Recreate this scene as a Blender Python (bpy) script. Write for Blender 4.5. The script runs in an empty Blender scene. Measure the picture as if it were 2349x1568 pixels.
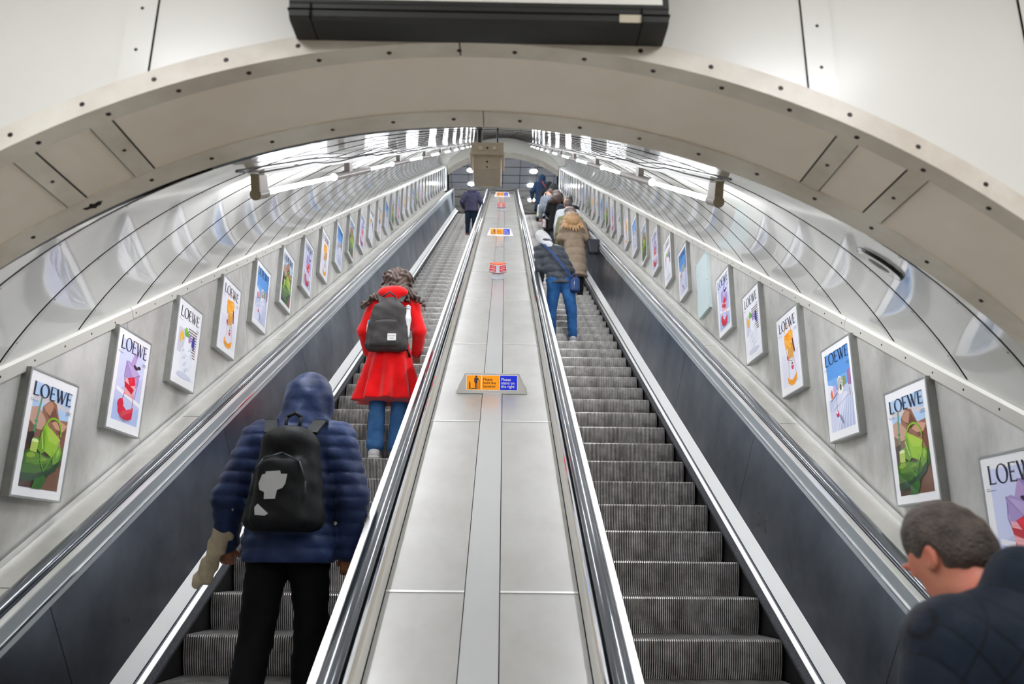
import bpy, math, random
import numpy as np
from math import sin, cos, pi, sqrt, radians, atan2, hypot
from mathutils import Vector, Matrix

SC = bpy.context.scene
COL = SC.collection
random.seed(7)
rng = np.random.default_rng(5)

# ------------------------------------------------------------------ camera, world, exposure
cd = bpy.data.cameras.new('camera'); cam = bpy.data.objects.new('camera', cd); COL.objects.link(cam)
_r, _u, _b = (0.99983, -0.01532, 0.01009), (-0.01383, -0.26813, 0.96328), (-0.01205, -0.96326, -0.26829)
cam.matrix_world = Matrix(((_r[0], _u[0], _b[0], 0), (_r[1], _u[1], _b[1], 0), (_r[2], _u[2], _b[2], 0), (0, 0, 0, 1)))
cd.sensor_width = 36.0; cd.lens = 1808.07 / 2349 * 36.0
cd.clip_start = 0.05; cd.clip_end = 200
cd.dof.use_dof = True; cd.dof.focus_distance = 6.6; cd.dof.aperture_fstop = 2.4
SC.camera = cam
w = bpy.data.worlds.new('world'); SC.world = w; w.use_nodes = True
w.node_tree.nodes['Background'].inputs[0].default_value = (0.9, 0.95, 1, 1)
w.node_tree.nodes['Background'].inputs[1].default_value = 0.05
SC.view_settings.view_transform = 'Standard'
SC.view_settings.look = 'None'
SC.view_settings.gamma = 1.0
SC.view_settings.use_curve_mapping = False
SC.view_settings.exposure = 0.0
try:
    SC.cycles.max_bounces = 6; SC.cycles.diffuse_bounces = 4; SC.cycles.glossy_bounces = 3
    SC.cycles.sample_clamp_indirect = 8.0
except Exception:
    pass
TUBE_E = 190.0      # radiance of the tunnel's fluorescent tubes
HALL_E = 17.0       # radiance of the lower concourse light panels

# ------------------------------------------------------------------ frame of the incline
CA, SA = cos(pi / 6), sin(pi / 6)
def I(X, s, n):                       # X across, s along the 30 degree incline, n perpendicular to it
    return (X, s * CA - n * SA, s * SA + n * CA)
XC = -0.083                           # tunnel axis
HN = 2.96                             # plane of the step nosings below the camera
S0, SP = 4.2296, 0.46188              # step phase and pitch along the incline
FLOOR_Z = -1.65

# ------------------------------------------------------------------ materials
def srgb(c):
    return tuple(((v / 255) / 12.92 if v / 255 <= .04045 else ((v / 255 + .055) / 1.055) ** 2.4) for v in c)
def mat(name, rgb, rough=.5, metal=0, coat=0, coat_r=.05, emit=0, spec=.5, noise=0, nscale=4, nstretch=(1, 1, 1),
        rgb2=None, bump=0, bscale=60, bstretch=(1, 1, 1), sheen=0, rnoise=0, lin=False, aniso=0, detail=4):
    m = bpy.data.materials.new(name); m.use_nodes = True
    nt = m.node_tree; N = nt.nodes; L = nt.links
    b = N['Principled BSDF']
    c = rgb if lin else srgb(rgb)
    b.inputs['Base Color'].default_value = (*c, 1)
    b.inputs['Roughness'].default_value = rough
    b.inputs['Metallic'].default_value = metal
    b.inputs['Coat Weight'].default_value = coat
    b.inputs['Coat Roughness'].default_value = coat_r
    b.inputs['Specular IOR Level'].default_value = spec
    b.inputs['Sheen Weight'].default_value = sheen
    if emit:
        b.inputs['Emission Color'].default_value = (*c, 1)
        b.inputs['Emission Strength'].default_value = emit
    if noise or bump or rnoise:
        tc = N.new('ShaderNodeTexCoord')
    if noise or rnoise:
        mp = N.new('ShaderNodeMapping'); mp.inputs['Scale'].default_value = nstretch
        L.new(tc.outputs['Object'], mp.inputs['Vector'])
        nz = N.new('ShaderNodeTexNoise'); nz.inputs['Scale'].default_value = nscale
        nz.inputs['Detail'].default_value = detail; nz.inputs['Roughness'].default_value = .6
        L.new(mp.outputs[0], nz.inputs['Vector'])
        rp = N.new('ShaderNodeValToRGB')
        rp.color_ramp.elements[0].position = .32; rp.color_ramp.elements[1].position = .68
        L.new(nz.outputs['Fac'], rp.inputs['Fac'])
        if noise:
            c2 = srgb(rgb2) if rgb2 else tuple(v * (1 - noise) for v in c)
            mx = N.new('ShaderNodeMix'); mx.data_type = 'RGBA'
            mx.inputs[6].default_value = (*c, 1); mx.inputs[7].default_value = (*c2, 1)
            L.new(rp.outputs['Color'], mx.inputs[0]); L.new(mx.outputs[2], b.inputs['Base Color'])
        if rnoise:
            mr = N.new('ShaderNodeMapRange'); mr.inputs['To Min'].default_value = rough
            mr.inputs['To Max'].default_value = rough + rnoise
            L.new(nz.outputs['Fac'], mr.inputs['Value']); L.new(mr.outputs[0], b.inputs['Roughness'])
    if bump:
        mp2 = N.new('ShaderNodeMapping'); mp2.inputs['Scale'].default_value = bstretch
        L.new(tc.outputs['Object'], mp2.inputs['Vector'])
        n2 = N.new('ShaderNodeTexNoise'); n2.inputs['Scale'].default_value = bscale; n2.inputs['Detail'].default_value = 3
        L.new(mp2.outputs[0], n2.inputs['Vector'])
        bp = N.new('ShaderNodeBump'); bp.inputs['Strength'].default_value = bump; bp.inputs['Distance'].default_value = .01
        L.new(n2.outputs['Fac'], bp.inputs['Height']); L.new(bp.outputs[0], b.inputs['Normal'])
    return m

M = {}
M['vault'] = mat('vault_enamel', (238, 238, 234), .32, 0, 1, .035, rgb2=(228, 228, 221), noise=.1, nscale=1.5)
M['vault_strip'] = mat('vault_strip', (214, 213, 206), .3, 0, 1, .08)
M['seam'] = mat('seam_gap', (34, 31, 29), .9, spec=0)
M['face'] = mat('portal_enamel', (222, 220, 212), .38, 0, .35, .2, noise=.06, nscale=1.2)
M['trim'] = mat('portal_trim', (226, 220, 208), .42, 0, .4, .25, noise=.3, rgb2=(196, 186, 170), nscale=3, detail=8, rnoise=.2)
M['soffit'] = mat('soffit_enamel', (238, 229, 214), .4, 0, .35, .2, noise=.2, rgb2=(226, 214, 196), nscale=1.6)
M['screw'] = mat('screw_dark', (48, 42, 40), .5, .6)
M['wallsteel'] = mat('wall_metal', (210, 209, 205), .38, .35, noise=.5, rgb2=(148, 146, 140), nscale=1.9, nstretch=(1, 1, .6), detail=10, rnoise=.2)
M['cornice'] = mat('cornice', (186, 184, 176), .35, .1, .6, .15)
M['deck'] = mat('deck_steel', (166, 165, 162), .28, .35, noise=.2, rgb2=(154, 152, 147), nscale=3, nstretch=(1, .6, .6), bump=.02, bscale=30, rnoise=.12)
M['deck_strip'] = mat('deck_cover', (182, 182, 182), .2, .45, rnoise=.1, nscale=3)
M['outerdeck'] = mat('outer_deck', (206, 204, 197), .34, .35, noise=.15, nscale=4, rnoise=.1)
M['fascia'] = mat('fascia', (176, 168, 152), .4, .3)
M['chrome'] = mat('chrome', (232, 234, 238), .1, 1)
M['brightsteel'] = mat('bright_steel', (232, 232, 230), .26, .9, rnoise=.1, nscale=8)
M['bluesteel'] = mat('blue_steel', (186, 194, 198), .3, .5, rnoise=.1)
M['panel'] = mat('dark_panel', (166, 174, 186), .22, 1, noise=.35, rgb2=(120, 128, 142), nscale=1.4, nstretch=(1, 1, 1), rnoise=.16, detail=8)
M['panel_joint'] = mat('panel_joint', (60, 64, 70), .4, .8)
M['skirt'] = mat('skirt', (22, 22, 24), .45, .5)
M['ledge'] = mat('ledge', (240, 240, 238), .34, .1, rnoise=.12, nscale=5)
M['brush'] = mat('brush', (58, 60, 66), .9, 0, noise=.7, nscale=90, bump=1, bscale=150)
M['rubber'] = mat('handrail_rubber', (60, 66, 73), .15, .45, .6, .06)
M['step'] = mat('step_metal', (232, 230, 227), .36, .75, noise=.7, rgb2=(150, 145, 141), nscale=9, detail=8)
M['step_dark'] = mat('step_groove', (46, 44, 43), .8)
M['shade'] = mat('lamp_cover', (118, 110, 104), .4, .1)
M['cap'] = mat('lamp_cap', (140, 128, 102), .7, noise=.2, nscale=60)
M['black'] = mat('black_metal', (20, 20, 20), .5, .2)
M['cable'] = mat('cable', (40, 38, 42), .6)
M['tube'] = mat('tube_glow', (248, 250, 255), .3, emit=TUBE_E)
M['socket'] = mat('lamp_socket', (40, 48, 66), .4)
M['boxbeige'] = mat('housing_beige', (186, 172, 152), .6, noise=.12, nscale=30)
M['poster_paper'] = mat('poster_paper', (238, 238, 240), .35, 0, .7, .08)
M['frame'] = mat('poster_frame', (186, 188, 188), .34, .85, rnoise=.2, nscale=12)
M['frameside'] = mat('poster_frame_side', (150, 150, 147), .45, .6, noise=.25, nscale=8)
M['blank'] = mat('blank_board', (190, 205, 206), .5, noise=.08, nscale=4)
M['sign_black'] = mat('sign_casing', (44, 44, 42), .45, .2, rnoise=.2)
M['sign_white'] = mat('sign_face', (236, 234, 226), .4)
M['tag'] = mat('sign_tag', (206, 196, 172), .6)
M['floor'] = mat('floor_tile', (226, 218, 204), .5, noise=.2, nscale=3)
M['hall'] = mat('hall_wall', (214, 213, 210), .5)
M['hall_dark'] = mat('hall_back', (120, 116, 110), .6)
M['lightpanel'] = mat('light_panel', (248, 250, 255), .4, emit=HALL_E)
M['topceil'] = mat('upper_ceiling', (176, 176, 182), .5, noise=.08, nscale=2)
M['topceil2'] = mat('upper_far_ceiling', (206, 200, 194), .5, noise=.08, nscale=2)
M['downlight'] = mat('downlight', (240, 250, 255), .4, emit=110)
M['orange'] = mat('sign_orange', (255, 158, 0), .4)
M['blue'] = mat('sign_blue', (10, 40, 205), .4)
M['ink'] = mat('sign_ink', (22, 28, 44), .5)
M['white'] = mat('sign_letter_white', (245, 245, 245), .5)
M['stop_orange'] = mat('stop_orange', (252, 98, 40), .35, 0, .6)
M['stop_red'] = mat('stop_red', (214, 28, 34), .35)
M['stop_grey'] = mat('stop_grey', (206, 210, 218), .4)

# ------------------------------------------------------------------ mesh helpers
def link(o, parent=None):
    COL.objects.link(o)
    if parent is not None:
        o.parent = parent
        o.matrix_parent_inverse = Matrix.Identity(4)
    return o
def tag(o, label=None, cat=None, group=None, kind=None):
    if label: o['label'] = label
    if cat: o['category'] = cat
    if group: o['group'] = group
    if kind: o['kind'] = kind
    return o
def empty(name, loc=(0, 0, 0), label=None, cat=None, group=None, kind=None, rot=None, parent=None):
    o = bpy.data.objects.new(name, None); o.location = loc; o.empty_display_size = .1
    if rot: o.rotation_euler = rot
    link(o, parent); return tag(o, label, cat, group, kind)
class MB:
    def __init__(s): s.v = []; s.f = []; s.m = []; s.mats = []
    def mi(s, m):
        if isinstance(m, str): m = M[m]
        if m not in s.mats: s.mats.append(m)
        return s.mats.index(m)
    def add(s, V, F, m):
        k = len(s.v); s.v += [tuple(p) for p in V]; i = s.mi(m)
        s.f += [tuple(a + k for a in f) for f in F]; s.m += [i] * len(F); return s
    def box(s, a, b, m, T=None):
        P = [(x, y, z) for x in (a[0], b[0]) for y in (a[1], b[1]) for z in (a[2], b[2])]
        if T: P = [T(*p) for p in P]
        return s.add(P, [(0, 1, 3, 2), (4, 6, 7, 5), (0, 4, 5, 1), (2, 3, 7, 6), (0, 2, 6, 4), (1, 5, 7, 3)], m)
    def sweep(s, prof, s0, s1, m, close=False, caps=False, T=I, xf=None):   # profile of (X, n) swept along s
        n = len(prof); V = [T(x, s0, y) for x, y in prof] + [T(x, s1, y) for x, y in prof]
        F = [(i, (i + 1) % n, n + (i + 1) % n, n + i) for i in range(n if close else n - 1)]
        if caps: F += [tuple(range(n))[::-1], tuple(range(n, 2 * n))]
        return s.add(V, F, m)
    def tube(s, a, b, ra, rb, m, seg=12, cap=True):
        a, b = Vector(a), Vector(b); d = (b - a).normalized()
        u = d.orthogonal().normalized(); v = d.cross(u); V = []
        for c, r in ((a, ra), (b, rb)):
            V += [tuple(c + (u * cos(2 * pi * i / seg) + v * sin(2 * pi * i / seg)) * r) for i in range(seg)]
        F = [(i, (i + 1) % seg, seg + (i + 1) % seg, seg + i) for i in range(seg)]
        if cap: F += [tuple(range(seg))[::-1], tuple(range(seg, 2 * seg))]
        return s.add(V, F, m)
    def path(s, pts, r, m, seg=6):
        for a, b in zip(pts[:-1], pts[1:]): s.tube(a, b, r, r, m, seg)
        return s
    def disc(s, c, nrm, r, m, seg=10, h=.003):
        c = Vector(c); nrm = Vector(nrm).normalized()
        return s.tube(c, c + nrm * h, r, r * .8, m, seg)
    def obj(s, name, parent=None, smooth=False, kind=None, bevel=0):
        me = bpy.data.meshes.new(name); me.from_pydata(s.v, [], s.f)
        for m in s.mats: me.materials.append(m)
        me.polygons.foreach_set('material_index', s.m)
        if smooth: me.polygons.foreach_set('use_smooth', [True] * len(s.f))
        me.update(); o = bpy.data.objects.new(name, me); link(o, parent)
        if bevel:
            b = o.modifiers.new('bevel', 'BEVEL'); b.width = bevel; b.segments = 2; b.limit_method = 'ANGLE'
        if kind: o['kind'] = kind
        return o
def dup(o, name=None, parent=None):
    c = o.copy(); COL.objects.link(c)
    if parent is not None: c.parent = parent
    for ch in [x for x in bpy.data.objects if x.parent == o]: dup(ch, parent=c)
    return c

# ------------------------------------------------------------------ inclined tunnel vault
VR, VN = 3.117, -3.076
S_END = 35.6
def vault_pt(th, s, r=VR):            # th measured from the crown
    return I(XC + r * sin(th), s, VN + r * cos(th))
TH_W = math.asin(2.45 / VR)
def build_vault():
    mb = MB(); seg = 60; ths = [-TH_W - .0 + 2 * TH_W * i / seg for i in range(seg + 1)]
    s0 = 1.45; k = 0; starts = []
    s = 3.80 - .778 * 3
    rows = []                          # (s, r, material of the band that starts here)
    while s < S_END:
        e = min(s + .778, S_END)
        rows += [(s, VR + .008, s + .016, VR + .008, 'seam'), (s + .016, VR + .008, s + .016, VR - .0022, 'seam'), (s + .016, VR - .0022, s + .066, VR - .0022, 'vault_strip'), (s + .066, VR - .0018, e, VR, 'vault')]
        starts.append(s); s += .778
    V = []
    for (ss, r) in [q for a in rows for q in ((a[0], a[1]), (a[2], a[3]))]:
        # lower ends stop behind the portal plane (its rear ring stands at Y = 2.69)
        for t in ths:
            sm = (2.697 + (VN + r * cos(t)) * SA) / CA
            V.append(vault_pt(t, max(ss, sm), r))
    n = seg + 1
    F = []; mi = []
    for j in range(len(rows)):
        for i in range(seg):
            q = (2 * j * n + i, 2 * j * n + i + 1, (2 * j + 1) * n + i + 1, (2 * j + 1) * n + i)
            if max(V[a][1] for a in q) < 2.70: continue
            F.append(q); mi.append(rows[j][4])
    used = {}
    for mt in ('seam', 'vault_strip', 'vault'):
        mb.add(V, [f for f, x in zip(F, mi) if x == mt], mt)
    # screws down every cover strip
    for ss in starts:
        nsc = 18
        for i in range(nsc):
            t = -TH_W + 2 * TH_W * (i + .5) / nsc
            p = vault_pt(t, ss + .042, VR - .0025)
            if p[1] < 2.75: continue
            q = vault_pt(t, ss + .034, VR - 1)
            mb.disc(p, Vector(q) - Vector(p), .0065, 'screw', 6, .0008)
    o = mb.obj('ceiling', kind='structure'); 
    for p in o.data.polygons: p.use_smooth = True
    return o
build_vault()

# side walls of the incline, cornice, outer decks
WX = 2.45
def wall_clip(prof_n, s):             # keep the wall behind the portal
    return s
for sg, nm in ((-1, 'wall_left'), (1, 'wall_right')):
    mb = MB()
    x = XC + sg * WX
    # wall panels with thin joints between them
    s = 2.2
    step = 2.40; joints = [3.30 - 2.4 + 2.4 * i + 1.9 for i in range(14)]
    cuts = [2.0] + [j for j in joints if j > 2.0] + [S_END - .4]
    for a, b in zip(cuts[:-1], cuts[1:]):
        if b - a < .1: continue
        mb.sweep([(x, -2.4), (x, -1.18)], a + .002, b - .002, 'wallsteel')
    mb.sweep([(x + sg * .01, -3.6), (x + sg * .01, -1.0)], 1.6, S_END + 1.2, 'seam')
    mb.obj(nm, kind='structure')
    # cornice between posters and vault
    mb = MB()
    pr = [(x, -1.232), (x - sg * .018, -1.232), (x - sg * .022, -1.226), (x - sg * .020, -1.165), (x - sg * .012, -1.148), (x + sg * .004, -1.142)]
    s = 2.3; L = 2.95
    while s < S_END - .3:
        e = min(s + L, S_END - .3); mb.sweep(pr, s + .003, e - .003, 'cornice', caps=True); s += L
    s = 2.6
    while s < S_END - .4:
        mb.disc(I(x - sg * .021, s, -1.195), (-sg, 0, 0), .007, 'screw', 6, .002); s += .30
    o = mb.obj('trim_%d' % (1 if sg < 0 else 2), kind='structure')

# ------------------------------------------------------------------ portal at the foot: face wall, arch trims, soffit
Y1, Y2 = 2.19, 2.69
PR = 1.2348 * Y1; PX = -.0485 * Y1; PZ = -.5035 * Y1
def ring(t, r, y): return (PX + r * sin(t), y, PZ + r * cos(t))
TB = radians(101)
def band(mb, t0, t1, r0, y0, r1, y1, m, seg=None, th=0):
    seg = seg or max(2, int(abs(t1 - t0) / radians(1.5)))
    V = []
    for i in range(seg + 1):
        t = t0 + (t1 - t0) * i / seg; V += [ring(t, r0, y0), ring(t, r1, y1)]
    return mb.add(V, [(2 * i, 2 * i + 1, 2 * i + 3, 2 * i + 2) for i in range(seg)], m)
# face wall: fan from the arch out to a rectangle, with an offset behind the trims
mb = MB(); seg = 80; W2, ZT = 3.3, 2.3
V = []
for i in range(seg + 1):
    t = -TB + 2 * TB * i / seg; a = ring(t, PR + .06, Y1 + .004)
    dx, dz = sin(t), cos(t)
    k = min((W2 - abs(PX)) / abs(dx) if abs(dx) > 1e-6 else 99, (ZT - PZ) / dz if dz > 1e-6 else 99)
    V += [a, (PX + k * dx, Y1 + .004, PZ + k * dz)]
F = [(2 * i, 2 * i + 1, 2 * i + 3, 2 * i + 2) for i in range(seg)]
mb.add(V, F, 'face')
mb.add([(PX - W2 - .1, Y1 + .006, ZT + .1), (PX + W2 + .1, Y1 + .006, ZT + .1), (PX + W2 + .1, Y1 + .006, ZT - 1.2), (PX - W2 - .1, Y1 + .006, ZT - 1.2)][:0] or
       [(-3.4, Y1 + .05, 2.3), (-2.9, Y1 + .05, 2.3), (-2.9, Y1 + .05, -1.65), (-3.4, Y1 + .05, -1.65)], [(0, 1, 2, 3)], 'face')
mb.obj('wall_front', kind='structure')
# arch trims: face band and front soffit band (angle section), rear soffit band
def arch_trim(num, t0, t1):
    mb = MB()
    band(mb, t0, t1, PR + .072, Y1 - .006, PR, Y1 - .008, 'trim')
    band(mb, t0, t1, PR + .072, Y1 + .004, PR + .072, Y1 - .006, 'trim')
    band(mb, t0, t1, PR, Y1 - .008, PR, Y1 + .066, 'trim')
    band(mb, t0, t1, PR, Y1 + .066, PR + .006, Y1 + .066, 'trim')
    for e in (t0, t1):
        c, d = ring(e, PR, Y1 - .008), ring(e, PR + .072, Y1 - .006)
        mb.add([c, d, (d[0], Y1 + .003, d[2]), (c[0], Y1 + .066, c[2])], [(0, 1, 2, 3)], 'seam')
    t = t0 + .045
    while t < t1 - .02:
        p = ring(t, PR + .036, Y1 - .007); mb.disc(p, (0, -1, 0), .0088, 'screw', 8, .002)
        p = ring(t + .02, PR - .0, Y1 + .032); q = ring(t + .02, 0, Y1 + .032)
        mb.disc(p, Vector(q) - Vector(p), .0090, 'screw', 8, .002); t += .0617 * 2 if False else .084
    mb.obj('trim_%d' % num, kind='structure', smooth=False)
TJ = -.0145 - .002
arch_trim(3, -TB, TJ - .0008); arch_trim(4, TJ + .0008, TB)
def rear_trim(num, t0, t1):
    mb = MB(); ya, yb = Y1 + .395, Y2
    band(mb, t0, t1, PR + .006, ya, PR, ya, 'trim'); band(mb, t0, t1, PR, ya, PR, yb, 'trim')
    band(mb, t0, t1, PR, yb, PR + .03, yb, 'trim')
    t = t0 + .05
    while t < t1 - .02:
        p = ring(t, PR, Y1 + .445); mb.disc(p, Vector(ring(t, 0, Y1 + .445)) - Vector(p), .0088, 'screw', 8, .002); t += .084
    if t0 < -1:                       # torn dark patch on the left of the rear band
        c0 = radians(-30.6); pts = [(-.020, .004), (-.008, .010), (-.002, .020), (.004, .012), (.012, .014), (.016, .004), (.022, -.004), (.012, -.012), (.004, -.008), (-.004, -.020), (-.010, -.008), (-.024, -.012)]
        mb.add([ring(c0 + a * .6, PR - .001, Y1 + .445 + b) for a, b in pts], [tuple(range(len(pts)))], 'screw')
    mb.obj('trim_%d' % num, kind='structure')
rear_trim(5, -TB, .008); rear_trim(6, .0092, TB)
# backing ring hides the gap between soffit and vault
mb = MB()
band(mb, -TB, TB, PR + .014, Y1 + .06, PR + .014, Y2, 'seam')
band(mb, -TB, TB, PR + .014, Y2, PR + .42, Y2 + .004, 'vault_strip')
mb.obj('wall_arch_backing', kind='structure')
# soffit plates and radial cover strips
def th_of(x, z): return atan2(x - PX, z - PZ)
strips = []
sof = MB()
tj = [radians(a) for a in (-88, -72, -56, -31.33, -25.97, 26.55, 31.74, 56, 72, 88)]
prev = -TB
for t in tj:
    band(sof, prev, t - .0145, PR + .006, Y1 + .066, PR + .006, Y1 + .395, 'soffit'); prev = t + .0145
band(sof, prev, TB, PR + .006, Y1 + .066, PR + .006, Y1 + .395, 'soffit')
sof.obj('wall_arch_soffit', kind='structure')
num = 7
for t in tj:
    mb = MB(); band(mb, t - .0128, t + .0128, PR + .001, Y1 + .067, PR + .001, Y1 + .394, 'trim', 4)
    for sgn in (-1, 1): band(mb, t + sgn * .0128, t + sgn * .0146, PR + .009, Y1 + .066, PR + .009, Y1 + .395, 'seam', 2)
    p = ring(t, PR + .001, Y1 + .23); mb.disc(p, Vector(ring(t, 0, Y1 + .23)) - Vector(p), .0072, 'screw', 8, .002)
    mb.obj('trim_%d' % num, kind='structure'); num += 1
# vertical cover strips on the face
for x0, x1 in ((-1.227, -1.133), (-.491, -.406), (.237, .326), (.966, 1.058), (1.694, 1.786), (-1.955, -1.862), (2.42, 2.51), (-2.68, -2.59)):
    zb = lambda x: PZ + sqrt(max(0, (PR + .072) ** 2 - (x - PX) ** 2)) if abs(x - PX) < PR + .07 else -1.65
    mb = MB(); y = Y1 - .004
    mb.add([(x0, y, zb(x0)), (x1, y, zb(x1)), (x1, y, 2.2), (x0, y, 2.2)], [(0, 1, 2, 3)], 'face')
    for x, s_ in ((x0, -1), (x1, 1)):
        mb.add([(x, y, zb(x)), (x, y, 2.2), (x + s_ * .003, y + .007, 2.2), (x + s_ * .003, y + .007, zb(x))], [(0, 1, 2, 3)], 'seam')
    z = zb((x0 + x1) / 2) + .10
    while z < 2.15:
        mb.disc(((x0 + x1) / 2, y, z), (0, -1, 0), .006, 'screw', 8, .002); z += .155
    mb.obj('trim_%d' % num, kind='structure'); num += 1

# ------------------------------------------------------------------ lower concourse around the camera (seen only in reflections)
def plane(name, pts, m, kind='structure'):
    mb = MB(); mb.add(pts, [(0, 1, 2, 3)], m); return mb.obj(name, kind=kind)
plane('floor', [(-3.4, -5, FLOOR_Z), (3.4, -5, FLOOR_Z), (3.4, 3.02, FLOOR_Z), (-3.4, 3.02, FLOOR_Z)], 'floor')
plane('ceiling_hall', [(-3.4, -5, 2.25), (3.4, -5, 2.25), (3.4, Y1, 2.25), (-3.4, Y1, 2.25)], 'hall')
plane('wall_hall_left', [(-3.35, -5, -1.65), (-3.35, Y1, -1.65), (-3.35, Y1, 2.25), (-3.35, -5, 2.25)], 'hall')
plane('wall_hall_right', [(3.35, -5, -1.65), (3.35, Y1, -1.65), (3.35, Y1, 2.25), (3.35, -5, 2.25)], 'hall')
plane('wall_back', [(-3.4, -5, -1.65), (3.4, -5, -1.65), (3.4, -5, 2.25), (-3.4, -5, 2.25)], 'hall_dark')
M['lightpanel_dim'] = mat('light_panel_dim', (248, 250, 255), .4, emit=HALL_E * .85)
def hall_light(x, y, pm_='lightpanel'):
    mb = MB(); mb.box((x - .32, y - .75, 2.19), (x + .32, y + .75, 2.25), 'frame')
    mb.box((x - .30, y - .72, 2.18), (x + .30, y + .72, 2.19), pm_)
    o = mb.obj('ceiling_light'); return o
for n_, (x, y) in enumerate(((-1.35, .55), (1.35, .55), (-1.6, -3.2), (1.6, -3.2))):
    o = hall_light(x, y, 'lightpanel' if n_ < 2 else 'lightpanel_dim')
    tag(o, 'flat ceiling light of the lower hall, %s %s the viewer' % (('left', 'right')[n_ % 2], 'near' if n_ < 2 else 'far behind'), 'ceiling light', 'ceiling lights of the lower hall')

# ------------------------------------------------------------------ upper end: headwall, hall ceiling
YT = 31.0; ZC = 17.25
mb = MB(); seg = 40
V = []
for i in range(seg + 1):
    u = -1 + 2 * i / seg
    zi = 16.40 + .85 * (1 - abs(u) ** 2.2); x = XC + 2.42 * u
    V += [(x, YT, zi), (x * 1.0, YT, 18.6), (x, YT + .55, zi), (x, YT + .55, 18.6)]
mb.add(V, [(4 * i, 4 * i + 1, 4 * i + 5, 4 * i + 4) for i in range(seg)], 'face')
mb.add(V, [(4 * i, 4 * i + 4, 4 * i + 6, 4 * i + 2) for i in range(seg)], 'trim')
mb.obj('wall_upper_head', kind='structure')
mb = MB()
mb.add([(-4, YT + .5, ZC), (4, YT + .5, ZC), (4, 34.5, ZC), (-4, 34.5, ZC)], [(0, 1, 2, 3)], 'topceil')
for i in range(9):
    x = -3.2 + i * .8 - .1; mb.box((x - .008, YT + .5, ZC - .012), (x + .008, 34.5, ZC), 'seam')
for i in range(6):
    y = YT + .58 + i * .78; mb.box((-4, y - .012, ZC - .012), (4, y + .012, ZC), 'seam')
mb.add([(-4, 34.5, ZC), (4, 34.5, ZC), (4, 34.5, ZC + .25), (-4, 34.5, ZC + .25)], [(0, 1, 2, 3)], 'seam')
mb.add([(-4, 34.5, ZC + .1), (4, 34.5, ZC + .1), (4, 41, ZC + .1), (-4, 41, ZC + .1)], [(0, 1, 2, 3)], 'topceil2')
for i in range(-6, 12):
    for sg in (-1, 1):
        a = Vector((-4 if sg > 0 else 4, 34.5 + i * 1.1, ZC + .09)); b = Vector((4 if sg > 0 else -4, 34.5 + i * 1.1 + 8 * .7, ZC + .09))
        d = (b - a).normalized(); nrm = Vector((-d.y, d.x, 0)) * .014
        # trim to the far part
        t0 = max(0, (34.5 - a.y) / (b.y - a.y)); t1 = min(1, (41 - a.y) / (b.y - a.y))
        if t1 <= t0: continue
        p, q = a + (b - a) * t0, a + (b - a) * t1
        mb.add([tuple(p - nrm), tuple(p + nrm), tuple(q + nrm), tuple(q - nrm)], [(0, 1, 2, 3)], 'seam')
mb.obj('ceiling_upper_hall', kind='structure')
TZ = 32.5 * SA - HN * CA
plane('floor_upper', [(-4, 29.5, TZ), (4, 29.5, TZ), (4, 41, TZ), (-4, 41, TZ)], 'hall')
plane('wall_upper_back', [(-4, 41, TZ), (4, 41, TZ), (4, 41, ZC + .2), (-4, 41, ZC + .2)], 'topceil2')
plane('wall_upper_left', [(-2.7, YT, TZ), (-2.7, 41, TZ), (-2.7, 41, ZC), (-2.7, YT, ZC)], 'topceil')
plane('wall_upper_right', [(2.55, YT, TZ), (2.55, 41, TZ), (2.55, 41, ZC), (2.55, YT, ZC)], 'topceil')
words = ['nearest left', 'farther left', 'nearest right', 'farther right', 'lone far right']
for k_, (x, y) in enumerate(((-1.56, 32.7), (-1.57, 34.05), (1.32, 32.7), (1.25, 34.08), (1.34, 35.87))):
    zc = ZC if y < 34.5 else ZC + .1
    mb = MB(); mb.tube((x, y, zc - .02), (x, y, zc), .17, .17, 'downlight', 20)
    mb.tube((x, y, zc - .012), (x, y, zc), .19, .19, 'frame', 20)
    o = mb.obj('downlight'); tag(o, '%s round glowing downlight in the grey panelled ceiling at the top' % words[k_], 'downlight', 'downlights in the upper ceiling')

# ------------------------------------------------------------------ escalators
CR = 1.257; CL = 2 * XC - CR
SB, ST = 2.15, 32.6                    # lower and upper ends of the inclined run
def step_mesh():
    n = 72; wdt = .985
    prof = [(.47, -.006), (.012, 0), (.002, -.003), (-.003, -.012), (.002, -.05), (.016, -.12), (.040, -.19), (.064, -.236)]
    norm = [(0, 1), (-.1, 1), (-.7, .7), (-1, .2), (-1, .1), (-.97, .2), (-.98, .2), (-1, 0)]
    V = []; F = []; fm = []
    xs = []
    for i in range(n):
        a = -wdt / 2 + wdt * i / n; p = wdt / n
        xs += [(a, 1), (a + p * .52, 1), (a + p * .56, 0), (a + p * .96, 0)]
    m = len(prof)
    for x, h in xs:
        for (y, z), (ny, nz) in zip(prof, norm):
            d = 0 if h else -.008
            V.append((x, y + ny * d, z + nz * d))
    for j in range(len(xs) - 1):
        for i in range(m - 1):
            F.append((j * m + i, j * m + i + 1, (j + 1) * m + i + 1, (j + 1) * m + i)); fm.append(0 if j % 4 == 0 else 1)
    mb = MB(); mb.mi('step'); mb.mi('step_dark')
    mb.add(V, [f for f, k in zip(F, fm) if k == 0], 'step'); mb.add(V, [f for f, k in zip(F, fm) if k], 'step_dark')
    # side cheeks
    for sx in (-1, 1):
        k = len(mb.v)
        mb.add([(sx * wdt / 2, y, z) for y, z in prof] + [(sx * wdt / 2, .47, -.236)], [tuple(range(len(prof) + 1))], 'skirt')
    return mb
first_step = [None]
JP = [3.28 + 2.357 * i for i in range(-1, 13)]
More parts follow.
